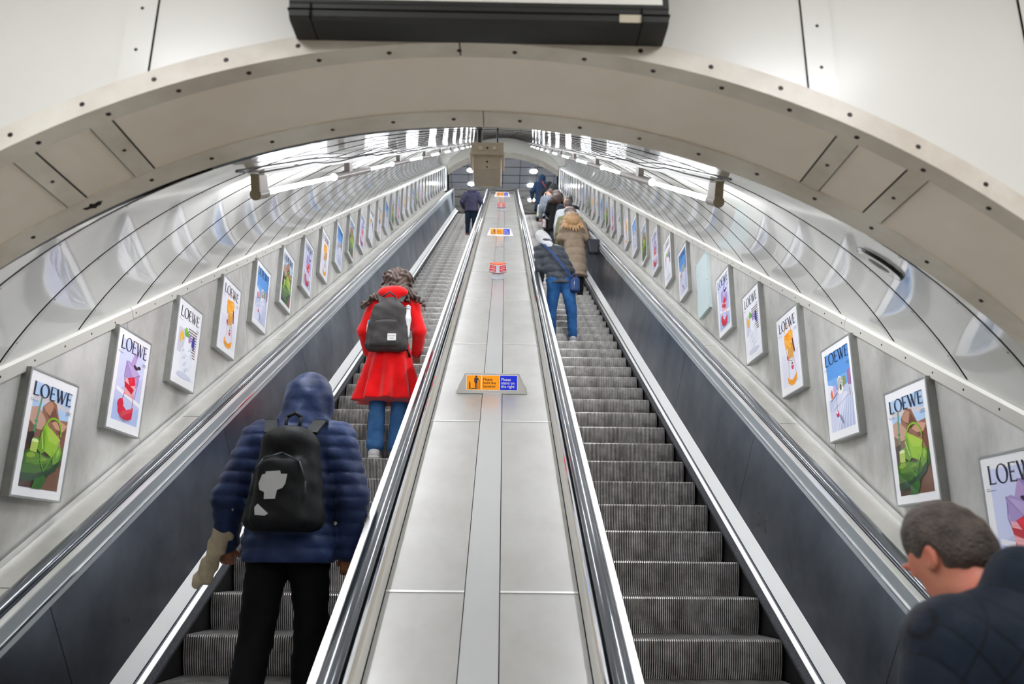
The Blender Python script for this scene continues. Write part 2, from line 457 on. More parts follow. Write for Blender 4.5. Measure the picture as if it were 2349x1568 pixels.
def escalator(cx, label, side):
    e = empty('escalator', (cx, S0 * CA, 0), label, 'escalator')
    e.location = (cx, SB * CA + HN * SA, FLOOR_Z)
    inv = -Vector(e.location)
    def T(X, s, n):
        p = I(cx + X, s, n); return (p[0] + inv.x, p[1] + inv.y, p[2] + inv.z)
    k0 = -3; k1 = int((ST - S0) / SP)
    for k in range(k0, k1 + 1):
        if first_step[0] is None:
            o = step_mesh().obj('step', e); first_step[0] = o
        else:
            o = first_step[0].copy(); COL.objects.link(o); o.parent = e
        p = I(cx, S0 + k * SP, -HN); o.location = Vector(p) + inv
    for sg in (-1, 1):
        mb = MB(); mb.sweep([(sg * .505, -3.35), (sg * .505, -2.905)], SB - .3, ST + .6, 'skirt', T=T); mb.obj('skirt_panel', e)
        mb = MB(); mb.sweep([(sg * .507, -2.965), (sg * .478, -2.955), (sg * .472, -2.925), (sg * .507, -2.905)], SB, ST, 'brush', T=T, caps=True); mb.obj('brush_strip', e)
        mb = MB(); mb.sweep([(sg * .507, -2.93), (sg * .507, -2.90), (sg * .515, -2.895), (sg * .532, -2.885)], SB - .1, ST + .3, 'brightsteel', T=T)
        mb.sweep([(sg * .532, -2.885), (sg * .534, -2.893), (sg * .545, -2.887), (sg * .547, -2.878)], SB - .1, ST + .3, 'panel_joint', T=T)
        mb.sweep([(sg * .547, -2.878), (sg * .600, -2.782)], SB - .1, ST + .3, 'ledge', T=T); mb.obj('skirt_ledge', e)
        for a, b in zip(JP[:-1], JP[1:]):
            a_, b_ = max(a, SB - .2), min(b, ST + .8)
            if b_ - a_ < .05: continue
            mb = MB(); mb.sweep([(sg * .602, -2.782), (sg * .640, -2.45), (sg * .676, -2.155)], a_ + .003, b_ - .003, 'panel', T=T)
            mb.sweep([(sg * .676, -2.155), (sg * .681, -2.125)], a_, b_, 'bluesteel', T=T)
            mb.sweep([(sg * .605, -2.782), (sg * .679, -2.155)], a_ - .02, a_ + .01, 'panel_joint', T=T)
            mb.obj('side_panel', e)
        mb = MB()
        mb.sweep([(sg * .684, -2.132), (sg * .679, -2.127), (sg * .678, -2.120), (sg * .682, -2.114), (sg * .687, -2.112)], SB - .1, ST + .9, 'chrome', T=T)
        mb.sweep([(sg * .687, -2.112), (sg * .687, -2.043)], SB - .1, ST + .9, 'bluesteel', T=T)
        mb.sweep([(sg * .687, -2.043), (sg * .690, -2.037), (sg * .722, -2.036)], SB - .1, ST + .9, 'brightsteel', T=T)
        mb.sweep([(sg * .722, -2.036), (sg * .724, -2.075), (sg * .822, -2.075), (sg * .822, -2.045), (sg * .834, -2.043), (sg * .838, -2.05)], SB - .1, ST + .9, 'black' if False else 'panel_joint', T=T)
        mb.sweep([(sg * .822, -2.05), (sg * .824, -2.043), (sg * .834, -2.041), (sg * .840, -2.047)], SB - .1, ST + .9, 'chrome', T=T)
        mb.obj('handrail_guide', e)
        # moving rubber handrail: rounded C section, bending round the newels at both ends
        mb = MB(); c = .769; prof = []
        for i in range(17):
            a = pi * (-.12 + 1.24 * i / 16); prof.append((c + .0425 * cos(a), .034 * sin(a)))
        pts = []                                  # centre line in (y, z)
        base = lambda s: (s * CA + 2.034 * SA, s * SA - 2.034 * CA)
        y0, z0 = base(SB)
        # lower newel: flatten then turn under
        for i in range(13):
            a = pi * (1.5 - i / 12.0); pts.append((y0 - .62 + .26 * cos(a) - .0, z0 - .06 - .26 + .26 * sin(a)) if False else (y0 - .55 - .27 * sin(pi * i / 12), z0 - .09 - .27 - .27 * cos(pi * i / 12)))
        pts += [(y0 - .35, z0 - .09), (y0 - .18, z0 - .07), (y0 - .06, z0 - .03)]
        nb = 12
        pts += [base(SB + (ST + .2 - SB) * i / nb) for i in range(nb + 1)]
        y9, z9 = base(ST + .2)
        pts += [(y9 + .12, z9 + .05), (y9 + .26, z9 + .08), (y9 + .9, z9 + .085)]
        for i in range(1, 13):
            a = pi * i / 12; pts.append((y9 + .9 + .27 * sin(a), z9 + .085 - .27 + .27 * cos(a)))
        V = []; n = len(prof)
        for i, (y, z) in enumerate(pts):
            p, q = pts[max(0, i - 1)], pts[min(len(pts) - 1, i + 1)]
            d = hypot(q[0] - p[0], q[1] - p[1]) or 1; ty, tz = (q[0] - p[0]) / d, (q[1] - p[1]) / d
            for (x, h) in prof:
                V.append((cx + sg * x + inv.x, y - tz * h + inv.y, z + ty * h + inv.z))
        F = [(i * n + j, i * n + j + 1, (i + 1) * n + j + 1, (i + 1) * n + j) for i in range(len(pts) - 1) for j in range(n - 1)]
        mb.add(V, F, 'rubber'); mb.obj('handrail', e, smooth=True)
        # newel boards closing the balustrade at both ends
        mb = MB(); x0, x1 = cx + sg * .66 + inv.x, cx + sg * .80 + inv.x
        P = [(y0 - .55, z0 - .13), (y0 - .35, z0 - .13), (y0 + .05, z0 - .03), (y0 + .05, FLOOR_Z), (y0 - .55, FLOOR_Z), (y0 - .76, z0 - .55), (y0 - .79, z0 - .36), (y0 - .72, z0 - .2)]
        Q = [(x0, y + inv.y, z + inv.z) for y, z in P] + [(x1, y + inv.y, z + inv.z) for y, z in P]; n = len(P)
        mb.add(Q, [tuple(range(n)), tuple(range(2 * n - 1, n - 1, -1))] + [(i, n + i, n + (i + 1) % n, (i + 1) % n) for i in range(n)], 'panel'); mb.obj('newel', e); mb = MB()
        P = [(y9 - .1, z9 - .06), (y9 + .26, z9 + .04), (y9 + .9, z9 + .04), (y9 + 1.1, z9 - .1), (y9 + 1.13, z9 - .25), (y9 + 1.0, z9 - .6), (y9 + 1.0, TZ), (y9 - .1, TZ)]
        k = len(mb.v); Q = [(x0, y + inv.y, z + inv.z) for y, z in P] + [(x1, y + inv.y, z + inv.z) for y, z in P]
        mb.add(Q, [tuple(range(n)), tuple(range(2 * n - 1, n - 1, -1))] + [(i, n + i, n + (i + 1) % n, (i + 1) % n) for i in range(n)], 'panel')
        mb.obj('newel', e)
    # truss underside keeps the shaft dark
    mb = MB(); mb.sweep([(-.62, -3.32), (.62, -3.32)], SB - .3, ST + 1, 'step_dark', T=T); mb.obj('truss', e)
    # comb plates
    mb = MB(); mb.box((-.5, 2.72 + inv.y, 0.0), (.5, SB * CA + HN * SA + .12 + inv.y, .012), 'brightsteel')
    mb.obj('comb_plate', e)
    return e
escalator(CR, 'right-hand escalator with dark ribbed steps, empty in its lower half below the queue of people', 'right')
escalator(CL, 'left-hand escalator with dark ribbed steps, carrying the red coat and the blue hood', 'left')

# centre deck between the two escalators
cdk = empty('escalator_deck', (XC, 3.0, -1.0), 'pale steel deck with a raised middle strip between the two escalators', 'deck')
def TC(X, s, n):
    p = I(X, s, n); return (p[0] - XC, p[1] - 3.0, p[2] + 1.0)
DJ = [3.46 + 2.43 * i for i in range(-1, 13)]
DN = -2.17
for a, b in zip(DJ[:-1], DJ[1:]):
    a_, b_ = max(a, SB - .1), min(b, ST + .7)
    if b_ - a_ < .1: continue
    for x0, x1 in ((XC - .478, XC - .086), (XC + .086, XC + .478)):
        mb = MB(); mb.sweep([(x0 + .003, DN - .02), (x0 + .003, DN), (x1 - .003, DN), (x1 - .003, DN - .02)], a_ + .016, b_ - .004, 'deck', T=TC)
        mb.obj('deck_panel', cdk)
        mb = MB(); mb.sweep([(x0 + .003, DN - .006), (x0 + .003, DN + .004), (x1 - .003, DN + .004), (x1 - .003, DN - .006)], a_ - .004, a_ + .012, 'brightsteel', T=TC, caps=True)
        mb.obj('joint_bar', cdk)
mb = MB(); mb.sweep([(XC - .084, DN), (XC - .084, DN + .006), (XC + .084, DN + .006), (XC + .084, DN)], SB - .1, ST + .7, 'deck_strip', T=TC); mb.obj('cover_strip', cdk)
mb = MB(); mb.sweep([(XC - .51, DN - .03), (XC + .51, DN - .03)], SB - .1, ST + .7, 'seam', T=TC); mb.obj('deck_base', cdk)
for sg in (-1, 1):
    mb = MB(); mb.sweep([(XC + sg * .480, DN), (XC + sg * .480, DN + .006), (XC + sg * .512, DN + .006)], SB - .1, ST + .7, 'brightsteel', T=TC)
    mb.obj('edge_trim', cdk)
    mb = MB(); mb.sweep([(XC + sg * .512, DN + .004), (XC + sg * .512, -2.052)], SB - .1, ST + .7, 'fascia', T=TC); mb.obj('fascia', cdk)
# outer decks along the walls
for sg, wd in ((-1, 'left'), (1, 'right')):
    dk = empty('side_deck', (XC + sg * 2.2, 3.0, -1.0), 'sloping pale steel side deck between the %s handrail and the poster wall' % wd, 'deck')
    ox = XC + sg * 2.2
    def TD(X, s, n, ox=ox):
        p = I(XC + sg * X, s, n); return (p[0] - ox, p[1] - 3.0, p[2] + 1.0)
    js = [3.38 + 2.41 * i for i in range(-1, 13)]
    for a, b in zip(js[:-1], js[1:]):
        a_, b_ = max(a, SB - .1), min(b, ST + .9)
        if b_ - a_ < .1: continue
        mb = MB(); mb.sweep([(2.165, -2.06), (2.175, -2.12), (2.39, -2.12)], a_ + .003, b_ - .003, 'outerdeck', T=TD); mb.obj('deck_panel', dk)
    mb = MB(); mb.sweep([(2.165, -2.07), (2.17, -2.13), (2.45, -2.13)], SB - .1, ST + .9, 'seam', T=TD); mb.obj('deck_base', dk)
    mb = MB(); mb.sweep([(2.390, -2.122), (2.392, -2.105), (2.398, -2.103), (2.434, -2.103), (2.436, -2.13)], SB - .1, ST + .9, 'brightsteel', T=TD); mb.obj('wall_trim', dk)

# ------------------------------------------------------------------ fluorescent lamps
ordn = ['lowest', 'second', 'third', 'fourth', 'fifth', 'sixth', 'seventh', 'eighth', 'ninth', 'tenth', 'eleventh', 'twelfth', 'thirteenth', 'fourteenth',
        'fifteenth', 'sixteenth', 'seventeenth', 'eighteenth', 'nineteenth', 'twentieth', 'twenty-first', 'twenty-second', 'twenty-third', 'twenty-fourth',
        'twenty-fifth', 'twenty-sixth', 'twenty-seventh', 'twenty-eighth', 'twenty-ninth', 'thirtieth', 'thirty-first', 'thirty-second']
LN = -.29
def lamp(sg, i):
    X = XC + sg * 1.16; sa = 4.01 + 3.05 * i; wd = 'left' if sg < 0 else 'right'
    base = Vector(I(X, sa, LN))
    lp = empty('fluorescent_lamp', base, '%s fluorescent tube lamp up the %s side of the vault' % (ordn[i], wd), 'lamp', 'tube lamps along the %s of the vault' % wd)
    P = lambda x, s, n: tuple(Vector(I(X + x, sa + s, LN + n)) - base)
    vn = (VN + sqrt(VR * VR - 1.16 ** 2)) - LN         # distance up to the vault
    mb = MB(); mb.tube(P(0, .3 if i else .1, 0), P(0, 1.87, 0), .0135, .0135, 'tube', 12); mb.obj('tube', lp, smooth=True)
    def cover(s0, s1, capfirst, nm):
        mb = MB(); mb.tube(P(0, s0, 0), P(0, s1, 0), .0285, .0285, 'shade', 20, cap=False)
        mb.tube(P(0, s0 + .001, 0), P(0, s0 + .004, 0), .0284, .0284, 'cap' if capfirst else 'socket', 20)
        mb.tube(P(0, s1 - .004, 0), P(0, s1 - .001, 0), .0284, .0284, 'socket', 20)
        # bracket to the vault
        sm = s0 + .02 if capfirst else (s0 + s1) / 2 - .25
        bx = lambda x, s, n: P(x, s, n)
        w0 = .021
        mb.box((-w0, sm, .01), (w0, sm + .13, vn + .004), 'shade', bx)
        if capfirst: mb.box((-w0, sm - .012, .0), (w0, sm, vn + .004), 'cap', bx)
        return mb.obj(nm, lp, smooth=False)
    if i == 0: cover(-.01, .16, True, 'end_cover')
    cover(1.85, 3.345, False, 'lamp_cover')
    # gear tray on the vault above the tube
    mb = MB(); mb.box((-.05, .32 if i else 0, vn - .012), (.05, 3.33, vn + .02), 'vault_strip', lambda x, s, n: P(x, s, n)); mb.obj('gear_tray', lp)
    return lp
for sg in (-1, 1):
    for i in range(10): lamp(sg, i)
    # cable run beside the lamps
    pts = []
    for i in range(70):
        s = 3.3 + i * .45; th = sg * (math.asin(1.02 / VR) + .012 * sin(i * 1.7) + .01 * sin(i * .6)); pts.append(vault_pt(th, s, VR - .018 - .008 * abs(sin(i))))
    mb = MB(); mb.path(pts, .0045, 'cable', 6)
    pts = []
    for i in range(70):
        s = 3.3 + i * .45; th = sg * (math.asin(.98 / VR) + .014 * sin(i * 1.1 + 2)); pts.append(vault_pt(th, s, VR - .015))
    mb.path(pts, .004, 'cable', 6)
    wd = 'left' if sg < 0 else 'right'
    o = mb.obj('cable'); tag(o, 'dark cable run clipped to the vault above the %s row of tube lamps' % wd, 'cable')
# round speaker in the vault at the right
th = math.asin((1.68 - XC) / VR); c = Vector(vault_pt(th, 3.47, VR - .006)); nn = Vector(vault_pt(th, 3.47, 0)) - c
sp = empty('speaker', c, 'round flush loudspeaker grille in the vault behind the portal, right side', 'speaker')
mb = MB(); mb.tube((0, 0, 0), nn.normalized() * .010, .116, .114, 'black', 28); mb.obj('surround', sp)
mb = MB(); mb.tube(nn.normalized() * .005, nn.normalized() * .0108, .110, .108, 'vault_strip', 28); mb.tube(nn.normalized() * .008, nn.normalized() * .0115, .055, .053, 'panel_joint', 24); mb.obj('grille', sp)

# ------------------------------------------------------------------ hanging equipment housing under the crown
hb = empty('hanging_housing', (-.085, 3.4, 1.71), 'beige metal equipment housing hung on dark rods under the crown of the vault', 'housing')
mb = MB()
P = lambda x, y, z: (x, y, z)
mb.box((-.068, -.02, .078), (.068, .165, .155), 'boxbeige'); mb.obj('lower_case', hb, bevel=.006)
mb = MB(); mb.box((-.082, -.035, .148), (.082, .13, .162), 'boxbeige'); mb.obj('flange', hb, bevel=.002)
mb = MB(); mb.box((-.078, -.028, .162), (.078, .12, .216), 'boxbeige')
for x in (-.033, .033): mb.tube((x, -.0285, .186), (x, -.0305, .186), .0115, .011, 'tag', 16)
mb.obj('upper_case', hb, bevel=.003)
mb = MB()
for x, z, r in ((0, .186, .0045), (0, .118, .0045), (0, .09, .004)): mb.disc((x, -.03 if z > .15 else -.021, z), (0, -1, 0), r, 'black', 10, .004)
mb.box((-.017, -.012, .0765), (.017, .004, .0785), 'fascia'); mb.obj('screw', hb)
mb = MB(); mb.box((-.03, .15, .0765), (.03, .165, .0785), 'tag'); mb.obj('label_plate', hb)
for x, r in ((-.040, .0125), (.047, .0045)):
    mb = MB(); mb.tube((x, .04, .2), (x, .04, .335), r, r, 'black', 10)
    mb.tube((x, .04, .2), (x, .04, .222), r * 1.4, r, 'black', 10); mb.obj('hanging_rod', hb)

# ------------------------------------------------------------------ big dark-cased sign above the arch
sg_ = empty('overhead_sign', (-.085, 2.13, 1.60), 'long black-cased overhead sign box fixed to the white wall above the arch', 'sign')
mb = MB(); L_ = .585
prof = [(.05, .0), (-.045, 0.0), (-.058, .008), (-.062, .022), (-.064, .045), (-.068, .05), (-.068, .50), (.05, .50)]
V = [(-L_, y, z) for y, z in prof] + [(L_, y, z) for y, z in prof]; n = len(prof)
mb.add(V, [(i, (i + 1) % n, n + (i + 1) % n, n + i) for i in range(n)] + [tuple(range(n))[::-1], tuple(range(n, 2 * n))], 'sign_black')
for x in (-.52, .50): mb.box((x, -.0695, -.001), (x + .003, .05, .05), 'seam')
mb.box((-L_ - .004, -.066, .026), (L_ + .004, -.0, .030), 'seam')
mb.obj('casing', sg_)
mb = MB(); mb.box((-.565, -.071, .060), (.565, -.067, .46), 'sign_white'); mb.obj('sign_face', sg_)
mb = MB(); mb.box((.432, -.062, .004), (.50, -.0615, .026), 'tag', lambda x, y, z: (x, y - (0.026 - z) * -.35 + .0 - .004, z)); mb.obj('label_plate', sg_)

# ------------------------------------------------------------------ text helper
def text_mesh(txt, size, align='LEFT', space=1.0):
    c = bpy.data.curves.new('txt', 'FONT'); c.body = txt; c.size = size; c.align_x = align; c.space_character = space; c.resolution_u = 3
    c.fill_mode = 'FRONT' if hasattr(c, 'fill_mode') else c.fill_mode
    o = bpy.data.objects.new('txt', c); COL.objects.link(o)
    me = bpy.data.meshes.new_from_object(o)
    V = [tuple(v.co) for v in me.vertices]; F = [tuple(p.vertices) for p in me.polygons]
    bpy.data.objects.remove(o); bpy.data.curves.remove(c); bpy.data.meshes.remove(me)
    return V, F
# handrail signs on the centre deck
def deck_sign(s, label):
    base = Vector(I(-.088, s, DN + .006)); o = empty('handrail_sign', base, label, 'sign', 'handrail signs on the centre deck')
    tl = radians(12)
    # face plane: origin bottom centre, up = mostly n leaning up the slope
    up = Vector(I(0, sin(tl), cos(tl))); rt = Vector((1, 0, 0)); nf = rt.cross(up) * 1.0   # towards the viewer (down the slope)
    if nf.dot(Vector(I(0, -1, 0))) < 0: nf = -nf
    def Q(a, b, d=0): return tuple(rt * a + up * b + nf * d)
    H = .172; mb = MB(); bk = [Vector(I(x, .16, 0)) for x in (-.31, .31)]
    Vv = [Q(-.31, 0), Q(.31, 0), Q(.236, H), Q(-.236, H), tuple(bk[0]), tuple(bk[1])]
    mb.add(Vv, [(0, 1, 2, 3), (3, 2, 5, 4), (0, 3, 4), (1, 5, 2)], 'brightsteel')
    for a, b in (((-.31, 0), (-.236, H)), ((-.236, H), (.236, H)), ((.236, H), (.31, 0)), ((.31, 0), (-.31, 0))):
        mb.tube(Q(*a), Q(*b), .004, .004, 'brightsteel', 6)
    mb.obj('casing', o)
    def panel(nm, x0, x1, m, layers):
        mb = MB(); mb.add([Q(x0, .03, .003), Q(x1, .03, .003), Q(x1, .157, .003), Q(x0, .157, .003)], [(0, 1, 2, 3)], m)
        for Vt, Ft, mm in layers: mb.add([Q(v[0], v[1], .0042) for v in Vt], Ft, mm)
        mb.obj(nm, o)
    mb = MB(); mb.add([Q(-.226, .026, .002), Q(.226, .026, .002), Q(.226, .161, .002), Q(-.226, .161, .002)], [(0, 1, 2, 3)], 'white')
    mb.obj('sign_border', o)
    def txt(lines, x, m, bold):
        out = []
        for i, t in enumerate(lines):
            Vt, Ft = text_mesh(t, .0335 if not bold else .034)
            for off in ((0, 0), (.0009, 0)) if not bold else ((0, 0), (.0016, 0), (.0008, .0008), (.0008, -.0008)):
                out.append(([(v[0] + x + off[0], v[1] + .112 - .031 * i + off[1]) for v in Vt], Ft, m))
        return out
    # pictogram
    pic = []
    def poly(pts): pic.append((pts, [tuple(range(len(pts)))], 'ink'))
    def rect(a, b, c, d): poly([(a, b), (c, b), (c, d), (a, d)])
    cx = -.137; poly([(cx + .0095 * cos(2 * pi * i / 16), .146 + .0095 * sin(2 * pi * i / 16)) for i in range(16)])
    poly([(cx - .018, .130), (cx - .016, .134), (cx + .014, .134), (cx + .018, .130), (cx + .012, .124), (cx + .010, .088), (cx - .010, .088), (cx - .011, .126)])
    rect(cx - .018, .094, cx - .0125, .130); poly([(cx + .013, .131), (cx + .018, .129), (cx + .030, .106), (cx + .027, .102), (cx + .011, .124)])
    rect(cx - .010, .046, cx - .002, .09); rect(cx + .002, .046, cx + .010, .09)
    rect(-.198, .038, -.1915, .103); poly([(-.1915, .038), (-.188, .038), (-.1885, .085), (-.1915, .098)])
    rect(cx + .022, .038, cx + .028, .104); rect(-.184, .038, cx + .012, .044)
    panel('pictogram_panel', -.221, -.094, 'orange', pic)
    panel('text_panel', -.087, .064, 'orange', txt(['Please', 'hold the', 'handrail'], -.078, 'ink', False))
    panel('blue_panel', .070, .221, 'blue', txt(['Please', 'stand on', 'the right'], .080, 'white', True))
    return o
deck_sign(6.59, 'nearest orange and blue handrail sign on the centre deck, its words readable')
deck_sign(18.2, 'middle orange and blue handrail sign, further up the centre deck')
deck_sign(30.9, 'farthest small orange and blue handrail sign at the top of the centre deck')
# emergency stop boxes
def stop_box(s, label):
    base = Vector(I(-.09, s, DN + .006)); o = empty('emergency_stop', base, label, 'emergency stop', 'emergency stop boxes on the centre deck'); o.scale = (1.15, 1.15, 1.15)
    def ringz(r, z): # square turned 45 degrees, n = z
        return [tuple(Vector(I(r * sin(a), r * cos(a), z))) for a in (0, pi / 2, pi, 3 * pi / 2)]
    def fr(mb, r0, z0, r1, z1, m, cap=False):
        V = ringz(r0, z0) + ringz(r1, z1); F = [(i, (i + 1) % 4, 4 + (i + 1) % 4, 4 + i) for i in range(4)]
        if cap: F += [(3, 2, 1, 0), (4, 5, 6, 7)]
        mb.add(V, F, m)
    mb = MB(); fr(mb, .088, 0, .088, .10, 'stop_grey', True); mb.obj('post', o, bevel=.004)
    mb = MB(); fr(mb, .10, .085, .135, .10, 'stop_red', True); mb.obj('lower_trim', o)
    mb = MB(); fr(mb, .135, .10, .118, .205, 'stop_grey', True); mb.obj('box_body', o, bevel=.003)
    mb = MB(); fr(mb, .120, .205, .112, .222, 'stop_orange', True); mb.obj('lid', o, bevel=.004)
    for side in (-1, 1):
        mb = MB()
        a = Vector(I(0, -.135, .10)); b = Vector(I(side * .135, 0, .10)); c = Vector(I(side * .118, 0, .205)); d = Vector(I(0, -.118, .205))
        def W(u, v, off=.002):
            p = (a * (1 - u) + b * u) * (1 - v) + (d * (1 - u) + c * u) * v
            nrm = (b - a).cross(d - a).normalized() * side
            if nrm.dot(Vector(I(side, -1, 0))) < 0: nrm = -nrm
            return tuple(p + nrm * off)
        mb.add([W(.2, .13), W(.88, .13), W(.88, .88), W(.2, .88)], [(0, 1, 2, 3)], 'stop_red')
        Vt, Ft = text_mesh('STOP', .21, 'CENTER', .95)
        uc = .54
        mb.add([W(uc + v[0] * (1 if side > 0 else -1) * (1 if side > 0 else -1) * side, .62 + v[1], .0032) for v in Vt], Ft, 'white')
        mb.add([W(.26, .42, .003), W(.82, .42, .003), W(.82, .50, .003), W(.26, .50, .003)], [(0, 1, 2, 3)], 'white')
        mb.add([W(.30, .22, .003), W(.78, .22, .003), W(.78, .27, .003), W(.30, .27, .003)], [(0, 1, 2, 3)], 'white')
        mb.obj('window', o)
    return o
stop_box(12.44, 'near orange-topped emergency stop box with STOP windows on the centre deck')
stop_box(24.67, 'far orange emergency stop box near the top of the centre deck')
#@@POSTERS_BEGIN
# ------------------------------------------------------------------ framed posters along both walls
PW, PH = .487, .676
PM = {}
def pm(rgb):
    if rgb not in PM: PM[rgb] = mat('print_%d_%d_%d' % rgb, rgb, .4, 0, .6, .08)
    return PM[rgb]
class Art:                             # flat print: layered polygons, u right and v down in 0..1 of the sheet
    def __init__(s): s.mb = MB(); s.k = 0
    def V(s, u, v): return ((u - .5) * PW, -.0462 - .00006 * s.k, (1 - v) * PH)
    def poly(s, c, pts):
        s.k += 1; V = [s.V(*p) for p in pts]; cu = sum(p[0] for p in pts) / len(pts); cv = sum(p[1] for p in pts) / len(pts)
        n = len(pts)
        s.mb.add(V, [tuple(range(n))], pm(c) if isinstance(c, tuple) else c); return s
    def rect(s, c, a, b, d, e): return s.poly(c, [(a, b), (d, b), (d, e), (a, e)])
    def ell(s, c, cu, cv, ru, rv, rot=0, n=20, wob=0):
        pts = []
        for i in range(n):
            a = 2 * pi * i / n; r = 1 + wob * sin(3 * a + 1) + wob * .6 * sin(7 * a)
            x, y = ru * r * cos(a), rv * r * sin(a) * 1.0; asp = PH / PW
            yy = y * asp; pts.append((cu + x * cos(rot) - yy * sin(rot), cv + (x * sin(rot) + yy * cos(rot)) / asp))
        return s.poly(c, pts)
    def line(s, c, pts, w):
        s.k += 1; asp = PH / PW
        for (a, b), (d, e) in zip(pts[:-1], pts[1:]):
            dx, dy = d - a, (e - b) * asp; l = hypot(dx, dy) or 1; nx, ny = -dy / l * w / 2, dx / l * w / 2 / asp
            s.mb.add([s.V(a - nx, b - ny), s.V(a + nx, b + ny), s.V(d + nx, e + ny), s.V(d - nx, e - ny)], [(0, 1, 2, 3)], pm(c))
        return s
    def arc(s, c, cu, cv, ru, rv, a0, a1, w, n=14):
        return s.line(c, [(cu + ru * cos(radians(a0 + (a1 - a0) * i / n)), cv + rv * sin(radians(a0 + (a1 - a0) * i / n))) for i in range(n + 1)], w)
    def headline(s, c, u0, u1, v0, v1):
        # LOEWE in light roman capitals with thick and thin strokes
        s.k += 1; h = v1 - v0; W_ = u1 - u0
        ws = [.155, .235, .15, .27, .15]; gap = (1 - sum(ws)) / 4; x = 0
        def Q(pts, x0, wd):
            s.mb.add([s.V(u0 + W_ * (x0 + wd * a), v0 + h * (1 - b)) for a, b in pts], [tuple(range(len(pts)))], pm(c))
        for k, ch in enumerate('LOEWE'):
            wd = ws[k]
            if ch in 'LE':
                Q([(.10, 0), (.30, 0), (.30, 1), (.10, 1)], x, wd); Q([(0, 0), (.4, 0), (.4, .02), (0, .02)], x, wd); Q([(0, .98), (.4, .98), (.4, 1), (0, 1)], x, wd)
                Q([(.2, 0), (.95, 0), (1, .18), (.88, .06), (.2, .06)], x, wd)
                if ch == 'E':
                    Q([(.2, .955), (.82, .955), (.93, .86), (.93, 1), (.2, 1)], x, wd); Q([(.2, .48), (.72, .48), (.72, .54), (.2, .54)], x, wd)
                    Q([(.70, .43), (.76, .43), (.76, .60), (.70, .60)], x, wd)
            elif ch == 'O':
                n = 26
                for i in range(n):
                    a, b = 2 * pi * i / n, 2 * pi * (i + 1) / n
                    o = lambda t: (.5 + .5 * cos(t), .5 + .52 * sin(t)); q = lambda t: (.5 + .345 * cos(t), .5 + .465 * sin(t - .12))
                    Q([o(a), o(b), q(b), q(a)], x, wd)
            else:
                T_ = .13; t_ = .055
                def st(ax, ay, bx, by, wdt): Q([(ax, ay), (ax + wdt, ay), (bx + wdt, by), (bx, by)], x, wd)
                st(.02, 1, .26, 0, T_); st(.30, 0, .52, .92, t_); st(.38, 1, .62, 0, T_); st(.66, 0, .93, 1, t_)
                for sx in (-.03, .82): Q([(sx, .98), (sx + .22, .98), (sx + .22, 1), (sx, 1)], x, wd)
            x += wd + gap
        for v in (0, .012, .024): s.line((70, 70, 80), [(.80, .255 + v), (.91, .255 + v)], .004)
        s.line((70, 70, 80), [(.07, .235), (.12, .235)], .004); s.line((70, 70, 80), [(.07, .247), (.22, .247)], .004)
    def done(s, name, root): return s.mb.obj(name, root)
